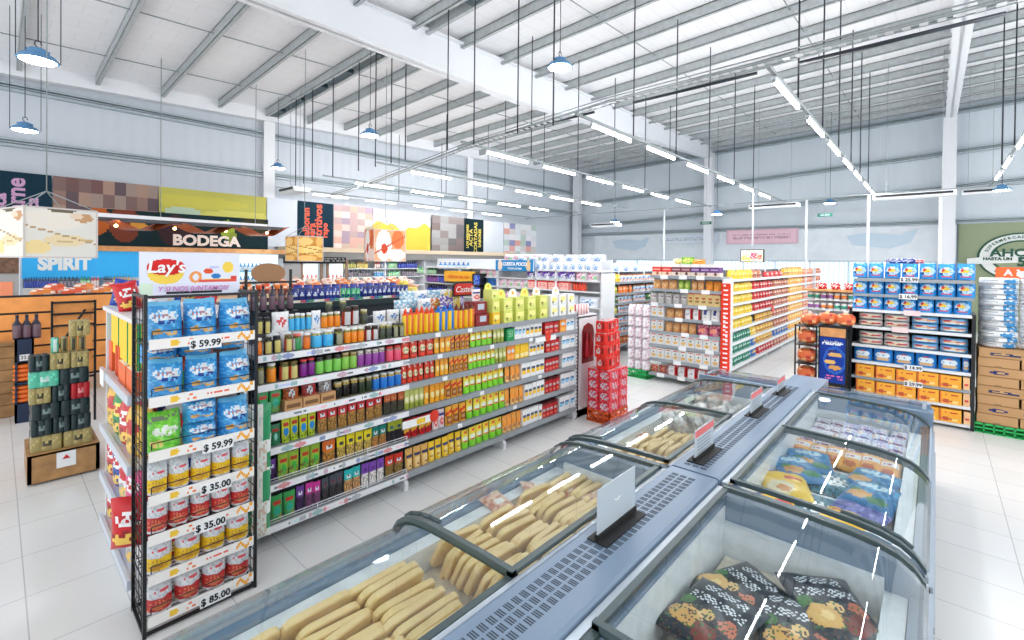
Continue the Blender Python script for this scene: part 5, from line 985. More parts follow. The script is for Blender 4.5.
for i, wn in ((2, 'seventh tier of blue display'), (1, 'eighth tier of blue display'), (0, 'lowest tier of blue display')):
    D(i, 'd_obox', 5, 856, 962, 'orange box with red lettering', wn, 1.0); D(i, 'd_obox2', 1, 963, 970, 'narrow pale box beside orange boxes', wn, 1.)
put('h_navy', 'navy bag lying on top of blue display toward bread rack', DX+.2, gy(896, DX+.2, 2.3), 2.22, -PI/2, sc=(1.2, 1.5, .45)); put('h_navy', 'navy bag lying on top of blue display beside the red one', DX+.2, gy(907, DX+.2, 2.3), 2.22, -PI/2, sc=(1.2, 1.5, .5)); put('h_red', 'small red bag lying on top of the blue display', DX+.2, gy(919, DX+.2, 2.3), 2.22, -PI/2, sc=(.6, 1, .4))
# poster box and bread bags to its side
t = thing('poster_bin', 'dark blue biscuit poster bin between bread bags and blue display', 'display bin')
PY0, PY1 = .98, 1.3
ob('box', B(8.45, PY0-.02, .0, 8.75, PY1+.02, 1.28), BLACKW, t)
post = art((30, 60, 150), ('e', .6, .5, .45, .3, (50, 100, 190)), ('e', .6, .5, .36, .24, (30, 60, 150)), ('e', .6, .62, .28, .05, (226, 180, 110)), ('e', .4, .46, .22, .05, (236, 190, 110)), ('e', .6, .34, .25, .05, (220, 160, 90)), ('t', .1, .78, .9, .9, (236, 240, 246), 1), ('t', .25, .06, .9, .18, (240, 120, 170), 2), ('r', .3, .7, .6, .73, (90, 60, 50)))
ob('poster', MB().grid(lambda u, v: (8.44, PY1-u*(PY1-PY0), .42+v*.68), 22, 36, post, False), MATTE, t); ob('wood_board', B(8.44, PY0, 1.11, 8.449, PY1, 1.24), WOODD, t)
text('Vainillas', .07, TAGM, t, (8.435, (PY0+PY1)/2, 1.03), (PI/2, 0, -PI/2), shear=.2)
proto('br', 'bread_bag', 'bread bag', [('bread_bag', m_puff(.3, .22, .2, .75, art((226, 110, 60), ('n', 0, 0, 1, 1, (246, 190, 130), .35), ('n', 0, 0, 1, 1, (190, 60, 50), .15))), FILM), ('twist', MB().lathe([(.02, .17), (.035, .22), (.02, .24)], 8, (240, 220, 200)), FILM)], .3)
t = thing('bread_stand', 'black wire bread stand beside the blue poster bin', 'rack'); b = MB()
for y in (1.34, 1.62): b.box(8.4, y-.01, 0, 8.42, y+.01, 1.26); b.box(8.7, y-.01, 0, 8.72, y+.01, 1.26)
ob('frame', b, BLACKW, t)
for z in (.1, .38, .66, .95, 1.24): ob('wire_shelf', MB().box(8.4, 1.34, z-.01, 8.72, 1.62, z), BLACKW, t)
for i, z in enumerate((.39, .67, .96)): put('br', '%s orange bread bag from floor hanging in the wire bread stand' % ORD[i], 8.55, 1.48, z, -PI/2, 'bread bags in the wire bread stand', (.9, 1, 1.1))
for i, y in enumerate((1.45, 1.22, 1.0)): put('br', '%s orange bread bag from the aisle, on top of bread bins' % ORD[i], 8.56, y, 1.285-.04*(i == 0), -PI/2+rnd.uniform(-.3, .3), 'bread bags on top of the bins', (.85, 1, .9))
# ------------------------------------------------------------------ carton and sugar stack on green crate
crate('green plastic pallet under the brown cartons', CRG, (9.05, -.82, 0), .62, .86, .13, 'plastic_pallet')
SEAM = ('r', 0, 0, 1, .06, (150, 112, 74))
bx = art((192, 150, 106), SEAM, ('r', .15, .35, .5, .62, (60, 66, 100)), ('n', .16, .4, .49, .58, (206, 166, 116), .5), ('e', .75, .5, .1, .24, (50, 60, 110)), ('e', .76, .5, .05, .1, (206, 166, 116)), ('r', .65, .74, .9, .78, (90, 90, 110)))
bx2 = art((192, 150, 106), SEAM, ('r', .55, .35, .9, .62, (60, 66, 100)), ('n', .56, .4, .89, .58, (206, 166, 116), .5), ('e', .25, .5, .1, .24, (50, 60, 110)), ('e', .26, .5, .05, .1, (206, 166, 116)), ('r', .15, .18, .4, .22, (90, 90, 110)))
for k, a, w in (('y_wide', bx, .76), ('y_wide2', bx2, .76), ('y_half', art((196, 154, 110), SEAM, ('r', 0, 0, .02, 1, (140, 104, 70)), ('r', .4, .1, .6, .16, (150, 120, 90)), ('r', 0, .47, 1, .5, (190, 150, 104))), .375)):
    proto(k, 'cardboard_box', 'box', [('cardboard_box', m_box(w, .5, .122, a, nu=22, nv=10), mat('x', (0, 0, 0)) if False else MATTE)], w)
z = .132
for lv in range(8):
    if lv % 2:
        put('y_wide' if lv in (3, 7) else 'y_wide2', 'wide brown carton with blue emblem, %s layer over green pallet' % ORD[lv], 9.0, -.81, z, -PI/2+rnd.uniform(-.02, .02))
    else:
        for j in range(2): put('y_half', 'half width brown carton, %s layer over green pallet, %s' % (ORD[lv], ['display side', 'far side'][j]), 9.0, -.615-.395*j, z, -PI/2+rnd.uniform(-.02, .02))
    z += .1235
sug = art((252, 252, 253), ('r', .55, .1, .94, .9, (60, 150, 210)), ('n', .5, 0, 1, 1, (244, 246, 248), .3), ('t', .1, .3, .45, .7, (170, 180, 190), 2))
bag('y_sugar', .38, .075, .42, sug, 'sack', 'sugar_bag', 'bag', None, 14, 7)
for lv in range(13):
    for j in range(2):
        a_ = -PI/2+rnd.uniform(-.12, .12)+(PI if (lv+j) % 2 else 0)
        put('y_sugar', '%s white and blue sack from brown cartons, %s column' % (ORD[lv], ['display side', 'far side'][j]), 9.02+rnd.uniform(-.03, .03), -.62-.385*j, z+.070*lv, a_, 'white and blue sacks, %s column' % ['display side', 'far side'][j], (1, 1, 1.12))
for j in range(2): put('y_sugar', '%s pale sack lying highest over the blue sacks' % ORD[j], 9.02, -.95-.1*j, z+.070*13+.02, -PI/2+.3, sc=(.8, 1, 1.1))
# ------------------------------------------------------------------ green wall sign: round emblem
t = thing('round_sign', 'large round dark green and white savings sign on green wall', 'sign'); cy, cz, XS = 0, 0, 0; t.location = (XW-.16, -2.0, 2.5); t.scale = (1, .62, .56)
MW = mat('sign white', (236, 240, 238), .5); MG = mat('sign green', (22, 84, 62), .5)
def disc(r, x, m, n_, seg=40, r2=None): ob(n_, MB().prism([(cy+r*math.cos(2*PI*k/seg), cz+(r2 or r*.86)*math.sin(2*PI*k/seg)) for k in range(seg)], 'x', x-.01, x), m, t)
disc(1.62, XS, MG, 'outer_ring'); disc(1.52, XS-.012, MW, 'white_ring'); disc(1.12, XS-.024, MG, 'inner_disc'); disc(1.02, XS-.036, mat('sage green wall board', (148, 160, 128), .6), 'center_disc')
ob('ribbon', MB().add([(XS-.06, cy+2.0, cz-.45), (XS-.06, cy-1.2, cz-.25), (XS-.06, cy-1.2, cz+.38), (XS-.06, cy+1.0, cz+.28), (XS-.06, cy+1.0, cz+.05), (XS-.06, cy+2.0, cz-.1)][::-1], [tuple(range(6))]).add([(XS-.045, cy+2.0, cz-.45), (XS-.045, cy-1.2, cz-.25), (XS-.045, cy-1.2, cz+.38), (XS-.045, cy+1.0, cz+.28), (XS-.045, cy+1.0, cz+.05), (XS-.045, cy+2.0, cz-.1)], [tuple(range(6))]), MW, t)
rY = (PI/2, 0, -PI/2); text('AHORRA', .62, MG, t, (XS-.07, cy-.15, cz+.22), rY, bold=.02); text('HASTA UN', .22, MG, t, (XS-.07, cy+.85, cz-.12), rY, bold=.012); text('50%', .7, MG, t, (XS-.07, cy-.45, cz-.3), rY, bold=.03)
def arc(s, r, a0, a1, size, m, flip=False):
    for i, ch in enumerate(s):
        if ch == ' ': continue
        a = a0+(a1-a0)*i/(len(s)-1); text(ch, size, m, t, (XS-.07, cy+r*math.sin(a), cz+r*.86*math.cos(a)), (PI/2, 0, -PI/2) if 0 else (Matrix.Rotation(-PI/2, 3, 'Z') @ Matrix.Rotation(PI/2, 3, 'X') @ Matrix.Rotation(a+(PI if flip else 0), 3, 'Z')).to_euler(), bold=.006)
arc('SUPERMERCADO TARJETA', 1.32, 1.25, -1.25, .2, MG); arc('CON EL TOTAL', 1.32, 2.4, 3.9, .2, MG, True)
t = thing('directory_sign', 'small orange sign with white symbol on the green wall', 'sign'); p = unproj(1012, 273, 14.2)
ob('board', B(p.x-.01, p.y-.35, p.z-.17, p.x, p.y+.35, p.z+.17), mat('sign orange', (240, 96, 40), .5, emit=.15), t); text('A ?', .26, TAGM, t, (p.x-.014, p.y, p.z), rY, bold=.01)
ob('hanger', MB().tube((p.x, p.y-.3, p.z), (p.x, p.y-.3, zroof(p.x, p.y)-.1), .006, 6), GALV, t)
# hung TV
t = thing('television', 'small screen with colourful food picture hung on a pale pole', 'television', (14, 3.77, 2.41))
ob('casing', B(0, -.3, -.18, .05, .3, .18), INK, t)
ob('screen', MB().grid(lambda u, v: (-.004, .28-u*.56, -.16+v*.32), 20, 12, art((236, 226, 200), ('e', .3, .3, .3, .3, (246, 214, 110)), ('e', .6, .5, .2, .3, (220, 90, 120)), ('e', .8, .4, .16, .3, (236, 110, 60)), ('n', 0, 0, 1, 1, W_, .3)), False), print_mat('lit screen', .4), t)
ob('pole', MB().tube((.03, 0, .18), (.03, 0, 1.75), .02, 8), HOUS, t)
# banners on the back wall lining
for y0, y1, z0, z1, c, nm in ((4.2, 7.0, 3.05, 3.68, (226, 188, 200), 'long faded pink zigzag banner high on back wall'), (7.3, 10.1, 3.1, 3.55, (214, 222, 232), 'long faded white framed banner beyond the wall column')):
    b = MB().grid(lambda u, v: (XW-.17, y1-u*(y1-y0), z0+v*(z1-z0)), 60, 12, art(c, ('r', .03, .1, .97, .9, tuple(min(255, q+12) for q in c)), ('t', .1, .3, .9, .7, tuple(q-26 for q in c), 2)), False); b.box(XW-.165, y0, z0, XW-.15, y1, z1, c); tag(ob('wall_banner', b, MATTE), nm, 'banner')
for y0, nm in ((11.8, 'pale blue soft map-like stain graphic by the building corner'), (1.6, 'pale blue soft arrow graphic behind the blue display')):
    tag(ob('wall_graphic', MB().prism([(y0-.9, 3.0), (y0-.3, 2.8), (y0+.8, 2.95), (y0+1.0, 3.3), (y0+.4, 3.4), (y0-.6, 3.3), (y0-1.1, 3.5)], 'x', XW-.14, XW-.13), mat('pale blue paint', (200, 218, 232), .6)), nm, 'wall graphic')
for px, py in ((706, 223), (825, 215)):
    d = 19 if px < 800 else 16.5; p = unproj(px, py, d); t = thing('exit_sign', 'small green exit sign hung %s' % ('beside the tall wall column' if px < 800 else 'before the right part of back wall'), 'sign', p); ob('board', B(-.02, -.22, -.06, .0, .22, .06), mat('exit green', (40, 116, 96), .6), t); text('SALIDA', .09, TAGM, t, (-.024, 0, 0), rY); ob('hanger', MB().tube((0, 0, .07), (0, 0, 3.5), .004, 5), GALV, t)
# white shelving of small pots past the bread
t = thing('pot_shelving', 'low white shelving of small coloured pots beyond the bread', 'shelving'); ob('back_panel', B(12.7, .9, 0, 12.74, 2.2, 1.62), WHITEM, t)
proto('pot', 'small_pot', 'pot', [('small_pot', MB().lathe([(.04, 0), (.05, .01), (.055, .13), (.04, .14)], 10, (236, 236, 234)), FILM), ('band', MB().lathe([(.054, .03), (.058, .1)], 10, (60, 150, 130)), FILM)], .12)
for c, q in (('pot_o', (230, 130, 60)), ('pot_p', (150, 90, 160)), ('pot_g', (50, 150, 120)), ('pot_r', (206, 60, 70))): proto(c, 'small_pot', 'pot', [('small_pot', MB().lathe([(.04, 0), (.05, .01), (.055, .13), (.04, .14)], 10, (236, 236, 234)), FILM), ('band', MB().lathe([(.054, .03), (.058, .1)], 10, q), FILM)], .12)
for i, z in enumerate((.3, .62, .94, 1.2, 1.42)):
    ob('shelf_board', B(12.35, .9, z-.02, 12.7, 2.2, z), WHITEM, t)
    for j in range(10): put(['pot', 'pot_o', 'pot_p', 'pot_g', 'pot_r'][(j//2+i) % 5], '%s coloured pot from the bread side, %s shelf of pot shelving' % (ORD[9-j], ORD[4-i]), 12.43, .98+.125*j, z+.001, 0, 'pots, %s shelf of pot shelving' % ORD[4-i])
ob('top_board', B(12.3, .85, 1.6, 12.75, 2.25, 1.64), WOODD, t)
for j in range(3): put('h_red', '%s red bag on top board of pot shelving' % ORD[j], 12.5, 1.9-.25*j, 1.642, -PI/2, 'red bags on the pot shelving')
# ------------------------------------------------------------------ posters on the gable wall
def poster(label, x0, x1, z0, z1, a, nu=40, nv=30, y=15.07, name='wall_poster'):
    b = MB().grid(lambda u, v: (x0+u*(x1-x0), y-.02, z0+v*(z1-z0)), nu, nv, a, False); b.box(x0, y-.019, z0, x1, y, z1, (120, 124, 130))
    return tag(ob(name, b, MATTE), label, 'poster')
NAVY = (22, 50, 66)
RED = mat('poster red letters', (232, 92, 60), .6); LIL = mat('poster lilac letters', (196, 150, 186), .6); GOLD = mat('poster gold letters', (226, 206, 90), .6)
vr = (Matrix.Rotation(PI/2, 3, 'X') @ Matrix.Rotation(PI/2, 3, 'Z')).to_euler()
p = poster('dark teal poster with vertical lilac letters at the hall corner', -1.2, .86, 2.4, 4.05, NAVY, 2, 2)
for s, x, z, sz in (('carne', .3, 3.45, .42), ('fresca', .05, 3.2, .3), ('rica', .55, 3.3, .28)): text(s, sz, LIL, p, (x, 15.05, z), vr, bold=.012)
def mosaic(cols, nx, nz, seed, x0=0, pal2=None):
    r = random.Random(seed); g = [[r.choice(cols) for _ in range(nx)] for _ in range(nz)]
    return lambda u, v: g[min(nz-1, int(v*nz))][min(nx-1, int(u*nx))]
poster('brown and beige blocky mosaic poster above the wine sign', .88, 2.84, 2.4, 4.05, mosaic([(130, 104, 100), (150, 120, 110), (120, 90, 88), (170, 140, 124), (104, 88, 92), (160, 140, 130)], 9, 5, 3), 9, 5)
poster('green and yellow vineyard field poster above the wine sign', 2.86, 5.5, 2.4, 4.05, art((196, 190, 96), ('e', .1, .45, .3, .16, (74, 120, 84)), ('e', .5, .3, .4, .12, (120, 140, 84)), ('e', .75, .6, .4, .1, (214, 206, 110)), ('e', .3, .8, .5, .1, (206, 196, 90)), ('e', .9, .35, .3, .08, (176, 160, 70)), ('e', .2, .62, .16, .08, (190, 206, 180))))
poster('plain white wall panel between vineyard and dark poster', 5.52, 6.42, 2.56, 4.05, (222, 228, 238), 2, 2)
p = poster('dark teal poster with vertical red words behind bread lantern', 6.44, 7.62, 2.52, 4.05, NAVY, 2, 2)
for s, x, z, sz in (('alboran', 6.72, 3.4, .3), ('para', 6.9, 3.1, .3), ('nutritivos', 7.12, 3.3, .36), ('rapo', 7.34, 3.15, .26)): text(s, sz, RED, p, (x, 15.05, z), vr, bold=.01)
poster('pink and cream blocky mosaic poster beside the dark red-lettered one', 7.64, 9.1, 2.52, 4.05, mosaic([(226, 206, 196), (206, 176, 176), (214, 190, 170), (196, 170, 170), (236, 224, 214), (222, 180, 166), (180, 160, 176)], 5, 7, 5), 5, 7)
poster('yellow beer glass poster with white foam', 9.12, 11.7, 2.52, 4.05, lambda u, v: (246, 204, 84) if v < .62+.07*math.sin(u*9)+.04*math.sin(u*23) else ((240, 238, 234) if v < .8 else (206, 204, 204)))
poster('grey and taupe blocky mosaic poster past the beer glass', 11.78, 13.5, 2.52, 4.02, mosaic([(120, 116, 118), (168, 166, 166), (136, 122, 120), (150, 140, 138), (176, 176, 176)], 4, 5, 9), 4, 5)
p = poster('narrow black poster with vertical gold words', 13.52, 14.66, 2.52, 4.02, (20, 44, 50), 2, 2)
for s, x, z, sz in (('LOS MEJORES', 13.72, 3.25, .17), ('ACTA', 13.92, 3.2, .28), ('CORTADAS', 14.2, 3.2, .26), ('SABORES', 14.45, 3.2, .2)): text(s, sz, GOLD, p, (x, 15.05, z), vr, bold=.008)
poster('plain white panel after the gold-lettered poster', 14.68, 15.98, 2.52, 4.0, (224, 230, 238), 2, 2)
poster('pastel blocky mosaic poster with red and blue squares', 16.0, 18.4, 2.4, 4.0, mosaic([(226, 230, 232), (220, 222, 226), (214, 206, 204), (226, 170, 160), (232, 228, 232), (190, 206, 196), (150, 150, 190)], 6, 6, 12), 6, 6)
# ------------------------------------------------------------------ shelving along the poster wall
Yw = 14.2
t = thing('wall_shelving', 'long wall shelving with beige cornice under the posters', 'shelving')
ob('back_panel', B(-1.5, 14.75, 0, 15.6, 14.8, 2.45), WHITEM, t); ob('cornice', B(5.75, 14.0, 2.42, 15.7, 14.8, 2.56), mat('beige cornice', (214, 194, 166), .6), t); ob('soffit_band', B(5.75, 14.05, 2.2, 15.6, 14.75, 2.42), mat('grey soffit', (128, 126, 124), .6), t)
for z in (.5, .9, 1.3, 1.62, 1.9): ob('shelf_board', B(7.4, Yw, z-.03, 15.5, 14.75, z), SHELFW, t)
for x in (.36, 1.9, 3.6, 5.7, 7.4, 9.1, 10.8, 12.5, 14.2, 15.5): ob('divider', B(x-.02, Yw, 0, x+.02, 14.75, 2.2), WHITEM, t)
def btl(key, c, cap, lab, r=.045, h=.3): proto(key, 'bottle', 'bottle', [('bottle', MB().lathe([(r*.9, 0), (r, .02), (r, h*.6), (r*.35, h*.78), (r*.32, h)], 10, lambda a, v: lab if .2 < v < .5 else c), FILM), ('cap', MB().lathe([(r*.36, h*.93), (r*.36, h*1.02)], 8, cap), FILM)], r*2)
btl('v_amber', (206, 150, 40), (60, 50, 30), (240, 220, 130)); btl('v_green', (40, 160, 90), (30, 100, 60), (190, 230, 190)); btl('v_navy', (28, 40, 110), (24, 26, 60), (70, 90, 190)); btl('v_black', (26, 26, 32), (40, 36, 50), (150, 140, 150)); btl('v_purple', (40, 30, 50), (70, 40, 90), (150, 90, 170)); btl('v_olive', (120, 130, 60), (50, 60, 40), (226, 220, 130)); btl('v_blue', (40, 130, 200), (30, 60, 120), (220, 230, 240)); btl('v_white', (224, 230, 232), (60, 160, 90), (100, 170, 220)); btl('v_redw', (214, 70, 60), (240, 236, 230), (240, 220, 214))
def Wr(key, n, a, b, z, desc, where, Y=14.32, h=1.0): rowx(key, n, gx(a, Y, z), gx(b, Y, z), Y, z, desc, where, 'the hall corner', h=h, jit=.02)
Wr('v_olive', 6, 343, 356, 1.9, 'olive bottle', 'top shelf of wall shelving', h=.85); Wr('v_amber', 8, 357, 368, 1.9, 'amber bottle', 'top shelf of wall shelving', h=.85); Wr('v_redw', 3, 374, 380, 1.9, 'red bottle', 'top shelf of wall shelving', h=.8); Wr('v_blue', 4, 381, 387, 1.9, 'blue bottle', 'top shelf of wall shelving', h=.8); Wr('v_green', 6, 388, 397, 1.9, 'green bottle', 'top shelf of wall shelving', h=.9); Wr('v_navy', 10, 398, 417, 1.9, 'navy bottle', 'top shelf of wall shelving', h=.9)
Wr('v_black', 8, 343, 356, 1.62, 'black bottle', 'second shelf of wall shelving', h=.8); Wr('v_black', 6, 358, 370, 1.62, 'dark bottle', 'middle of second shelf of wall shelving', h=.7); Wr('v_white', 6, 374, 386, 1.62, 'white bottle', 'second shelf of wall shelving', h=.7); Wr('v_green', 6, 388, 400, 1.62, 'green bottle', 'second shelf of wall shelving', h=.7); Wr('v_black', 10, 402, 420, 1.62, 'black bottle', 'far part of second shelf of wall shelving', h=.8)
Wr('v_navy', 6, 402, 412, 1.3, 'navy bottle', 'third shelf of wall shelving', h=.8); Wr('v_white', 8, 374, 400, 1.3, 'white bottle', 'third shelf of wall shelving', h=.8)
# wine sign: dark fascia with pale letters over a wood strip
t = thing('wine_fascia', 'dark sign with white BODEGA letters above a wooden strip', 'sign')
fx0, fx1 = 1.42, 5.2
ob('panel', MB().grid(lambda u, v: (fx0+u*(fx1-fx0), 14.1, 2.44+v*.86), 80, 24, art((24, 44, 48), ('e', .04, .7, .05, .4, (176, 90, 40)), ('e', .16, .62, .075, .5, (120, 60, 44)), ('e', .23, .6, .04, .14, (200, 140, 60)), ('e', .42, .5, .09, .45, (60, 40, 44)), ('e', .73, .6, .045, .3, (150, 170, 60)), ('e', .76, .35, .03, .2, (140, 150, 60)), ('e', .9, .7, .12, .3, (56, 56, 40))), False).box(fx0, 14.11, 2.44, fx1, 14.2, 3.3, (24, 44, 48)), MATTE, t)
ob('wood_strip', B(1.36, 14.02, 2.33, 5.74, 14.2, 2.45), WOODD, t); text('BODEGA', .36, mat('cream letters', (246, 226, 214), .5), t, ((gx(172, 14.08, 2.6)+gx(240, 14.08, 2.6))/2, 14.08, 2.63), bold=.016, sx=1.04)
# wave lamp: white bar with rippled copper underside
wz, wy = 2.98, 12.2
x0, x1 = gx(90, wy, wz), gx(287, wy, wz)
t = thing('wave_lamp', 'white bar lamp with rippled copper underside before the wine sign', 'lamp')
ob('bar', MB().prism([(x0, wz), (x1-.5, wz), (x1-.5, wz+.05), (x0, wz+.08)], 'y', wy-.1, wy+.1), HOUS, t); ob('shade', B(x0, wy-.09, wz-.07, x1-.1, wy+.09, wz), mat('grey shade', (70, 74, 80), .5), t)
b = MB(); COP = mat('rippled copper', (200, 104, 60), .25, .8); n = 60
b.grid(lambda u, v: (x0+u*(x1-x0), wy-.2+.3*v, wz-.14+.1*math.sin(u*20+v*1.5)+(.12*max(0, u-.9)*10*.5)), n, 4, (200, 110, 70)); ob('copper_wave', b, COP, t)
for u in (.1, .36, .62, .86): ob('glow_bulb', MB().lathe([(.01, -.03), (.03, -.015), (.03, .015), (.01, .03)], 10), mat('warm bulb', (255, 206, 130), emit=8), t, loc=(x0+u*(x1-x0), wy-.12, wz-.16))
for u in (.3, .8): ob('hanger', MB().tube((x0+u*(x1-x0), wy, wz+.05), (x0+u*(x1-x0), wy, zroof(x0, wy)-.2), .008, 5), GALV, t)
# blue drinks panel with white letters, bottles below
t = thing('drinks_sign', 'bright blue wall panel with large white SPIRIT letters', 'sign'); xa, xb = gx(22, 14.1, 2), gx(142, 14.1, 2)
ob('panel', B(xa, 14.08, 1.72, xb, 14.16, 2.4), mat('bright cyan blue', (36, 160, 222), .5, emit=.12), t); text('SPIRIT', .38, mat('sign white', (236, 240, 238), .5), t, ((gx(33, 14.08, 2)+gx(95, 14.08, 2))/2, 14.07, 2.03), bold=.022, sx=.82)
t2 = thing('drinks_shelf', 'pale shelf of dark bottles below the blue SPIRIT panel', 'shelf'); ob('shelf_board', B(xa, 13.9, 1.5, xb, 14.15, 1.53), SHELFW, t2); ob('bracket', B(xa, 13.92, .2, xb, 14.1, 1.5), mat('pale shelf body', (226, 224, 222), .5), t2)
for key, n, a, b2, d in (('v_navy', 12, 24, 58, 'navy bottle'), ('v_black', 5, 59, 79, 'dark bottle'), ('v_green', 3, 80, 90, 'green bottle'), ('v_redw', 3, 91, 99, 'red and white bottle'), ('v_black', 4, 104, 112, 'black bottle'), ('v_amber', 6, 113, 130, 'amber bottle')): rowx(key, n, gx(a, 14.0, 1.55), gx(b2, 14.0, 1.55), 14.0, 1.53, d, 'shelf under SPIRIT panel', 'hall corner', h=.75)
# glass door coolers
for i, (a, b2) in enumerate(((303, 321), (329, 346))):
    xa, xb = gx(a, 13.9, 1.8), gx(b2, 13.9, 1.8); t = thing('glass_cooler', ['glass fronted cooler with brown frame beside the grey panel', 'glass fronted cooler with brown frame next to the olive bottles'][i], 'fridge')
    b = MB().box(xa, 13.9, 0, xb, 13.93, .9).box(xa-.07, 13.9, 0, xa, 13.97, 2.2).box(xb, 13.9, 0, xb+.07, 13.97, 2.2); ob('casing', b, mat('brown frame', (140, 110, 90), .5), t); ob('interior', B(xa, 14.1, .9, xb, 14.14, 2.14), mat('cooler inside', (226, 236, 236), .5, emit=.35), t)
    for z in (1.2, 1.5, 1.8): ob('shelf_board', B(xa, 13.94, z-.01, xb, 14.1, z), SHELFW, t)
    for k in range(4): put('v_redw', '%s red and white pack in the %s glass cooler' % (ORD[k], ['first', 'second'][i]), xa+.06+.13*k, 14.02, 1.501, 0, 'red and white packs in the coolers', (.9, .9, .8))
t = thing('menu_band', 'dark menu band with chalk scribbles above the coolers', 'sign'); xa, xb = gx(284, 13.8, 2.2), gx(346, 13.8, 2.2)
ob('board', MB().grid(lambda u, v: (xa+u*(xb-xa), 13.8, 2.06+v*.2), 60, 6, art((40, 40, 42), ('t', .02, .2, .98, .8, (150, 150, 150), 2)), False).box(xa, 13.81, 2.06, xb, 13.86, 2.26, (40, 40, 42)), MATTE, t)
t = thing('grey_panel', 'grey corrugated panel with small pink notice beside cooler', 'panel'); xa, xb = gx(284, 13.85, 1.7), gx(301, 13.85, 1.7); ob('board', B(xa, 13.86, .6, xb, 13.9, 2.05), mat('grey panel', (168, 166, 166), .5), t); ob('notice', B(xa+.25, 13.85, 1.5, xb-.1, 13.86, 1.66), mat('pink notice', (240, 170, 150), .5), t)
t = thing('grey_panel', 'grey slatted panel with orange notice at the hall corner', 'panel'); ob('board', B(-.8, 13.2, 0, .3, 13.25, 1.86), mat('grey panel', (168, 166, 166), .5), t); ob('notice', B(-.3, 13.18, 1.28, .22, 13.2, 1.7), mat('orange notice', (246, 150, 110), .5), t); ob('picture', B(-.3, 13.18, 1.86, .3, 13.22, 2.25), noisy(mat('dark food picture', (110, 80, 60), .6), 14, .5), t)
t = thing('bright_cooler', 'bright open cooler with small bottles behind the oval sign', 'fridge'); xa, xb = gx(238, 13.6, 1.8), gx(276, 13.6, 1.8); ob('casing', MB().box(xa, 13.9, 0, xb, 13.94, 2.3).box(xa-.04, 13.6, 0, xa, 13.94, 2.3).box(xb, 13.6, 0, xb+.04, 13.94, 2.3).box(xa, 13.6, 2.26, xb, 13.94, 2.3).box(xa, 13.6, 0, xb, 13.9, 1.1), mat('cooler white', (226, 244, 250), .5, emit=.3), t)
for k, z in enumerate((1.5, 1.85)): ob('shelf_board', B(xa, 13.62, z-.015, xb, 13.9, z), mat('cyan shelf', (120, 200, 220), .4), t); rowx('v_blue', 9, xa+.05, xb-.05, 13.7, z, 'small blue bottle', '%s shelf of bright cooler' % ['lower', 'upper'][k], 'the Bodega side', h=.7)
# ------------------------------------------------------------------ bakery counter and breads
t = thing('bakery_counter', 'long low counter heaped with packed bread behind the dark case', 'counter'); ob('body', B(.35, 10.4, 0, 7.6, 11.1, 1.48), mat('peach counter', (236, 200, 170), .6), t); ob('counter_top', B(.3, 10.3, 1.48, 7.65, 11.2, 1.52), WOODD, t)
for k, c in (('l_orange', (240, 140, 60)), ('l_pink', (240, 206, 200)), ('l_cream', (244, 226, 206)), ('l_red', (232, 90, 50))): proto(k, 'bread_pack', 'bread pack', [('bread_pack', m_puff(.2, .24, .17, .8, art(c, ('n', 0, 0, 1, 1, (248, 236, 224), .35), ('n', 0, 0, 1, 1, (214, 110, 80), .12)), 12, 8), FILM)], .2)
ks = 'l_orange l_red l_orange l_red l_pink l_cream l_pink l_cream'.split()
for i in range(20): put((ks*3)[i] if i < 8 else ['l_pink', 'l_cream', 'l_orange', 'l_pink'][i % 4] if i > 12 else ['l_orange', 'l_red'][i % 2], '%s bread pack from hall corner, front line on the bakery counter' % ORD[i], .5+i*.365, 10.5, 1.521, 0, None, (1.5, 1, 1))
for i in range(20): put(['l_cream', 'l_pink', 'l_orange', 'l_cream'][i % 4] if i > 3 else ['l_red', 'l_orange'][i % 2], '%s bread pack from hall corner, rear line on the bakery counter' % ORD[i], .66+i*.36, 10.85, 1.521, .2, None, (1.5, 1, 1.35))
# dark promotion case with biscuit packets on top
t = thing('dark_case', 'long black edged case topped with blue packets behind jars', 'display case'); ob('body', B(1.55, 6.03, 0, 4.62, 6.7, 1.56), mat('navy case', (24, 36, 50), .5), t); ob('ledge', B(1.5, 5.96, 1.56, 4.66, 6.75, 1.64), mat('black ledge', (20, 44, 46), .4), t); tk = MB()
ob('price_strip', MB().grid(lambda u, v: (1.5+u*3.16, 5.955, 1.645+v*.03), 90, 2, lambda u, v: [(230, 226, 200), (200, 90, 110), (60, 110, 160), (90, 160, 120), (236, 236, 236)][int(u*47) % 5], False).box(1.5, 5.957, 1.64, 4.66, 5.965, 1.675, (200, 200, 200)), MATTE, t)
pack('i_brown', (110, 44, 40), (236, 206, 160), (80, 24, 30), .15, name='biscuit_packet'); pack('i_navy', (26, 46, 140), (206, 216, 230), (30, 40, 100), .15, name='biscuit_packet'); pack('i_blue', (36, 70, 170), (236, 236, 240), (24, 40, 130), .15, name='biscuit_packet'); pack('i_green', (40, 170, 110), (150, 220, 170), (30, 60, 140), .15, name='biscuit_packet')
def Cs(key, n, a, b, desc): rowx(key, n, gx(a, 6.03, 1.7), gx(b, 6.03, 1.7), 6.05, 1.64, desc, 'black edged case behind jars', 'the wire rack', h=1.05)
Cs('i_brown', 6, 250, 291, 'brown packet with cream label'); Cs('i_navy', 5, 292, 325, 'navy packet'); Cs('i_blue', 4, 326, 340, 'blue and white packet'); Cs('i_green', 4, 341, 361, 'green zigzag packet'); Cs('i_navy', 10, 363, 409, 'narrow navy packet with grey label')
rowx('i_blue', 12, gx(296, 6.3, 1.75), gx(400, 6.3, 1.75), 6.4, 1.64, 'blue packet behind', 'rear of black edged case', 'the wire rack', h=1.2)
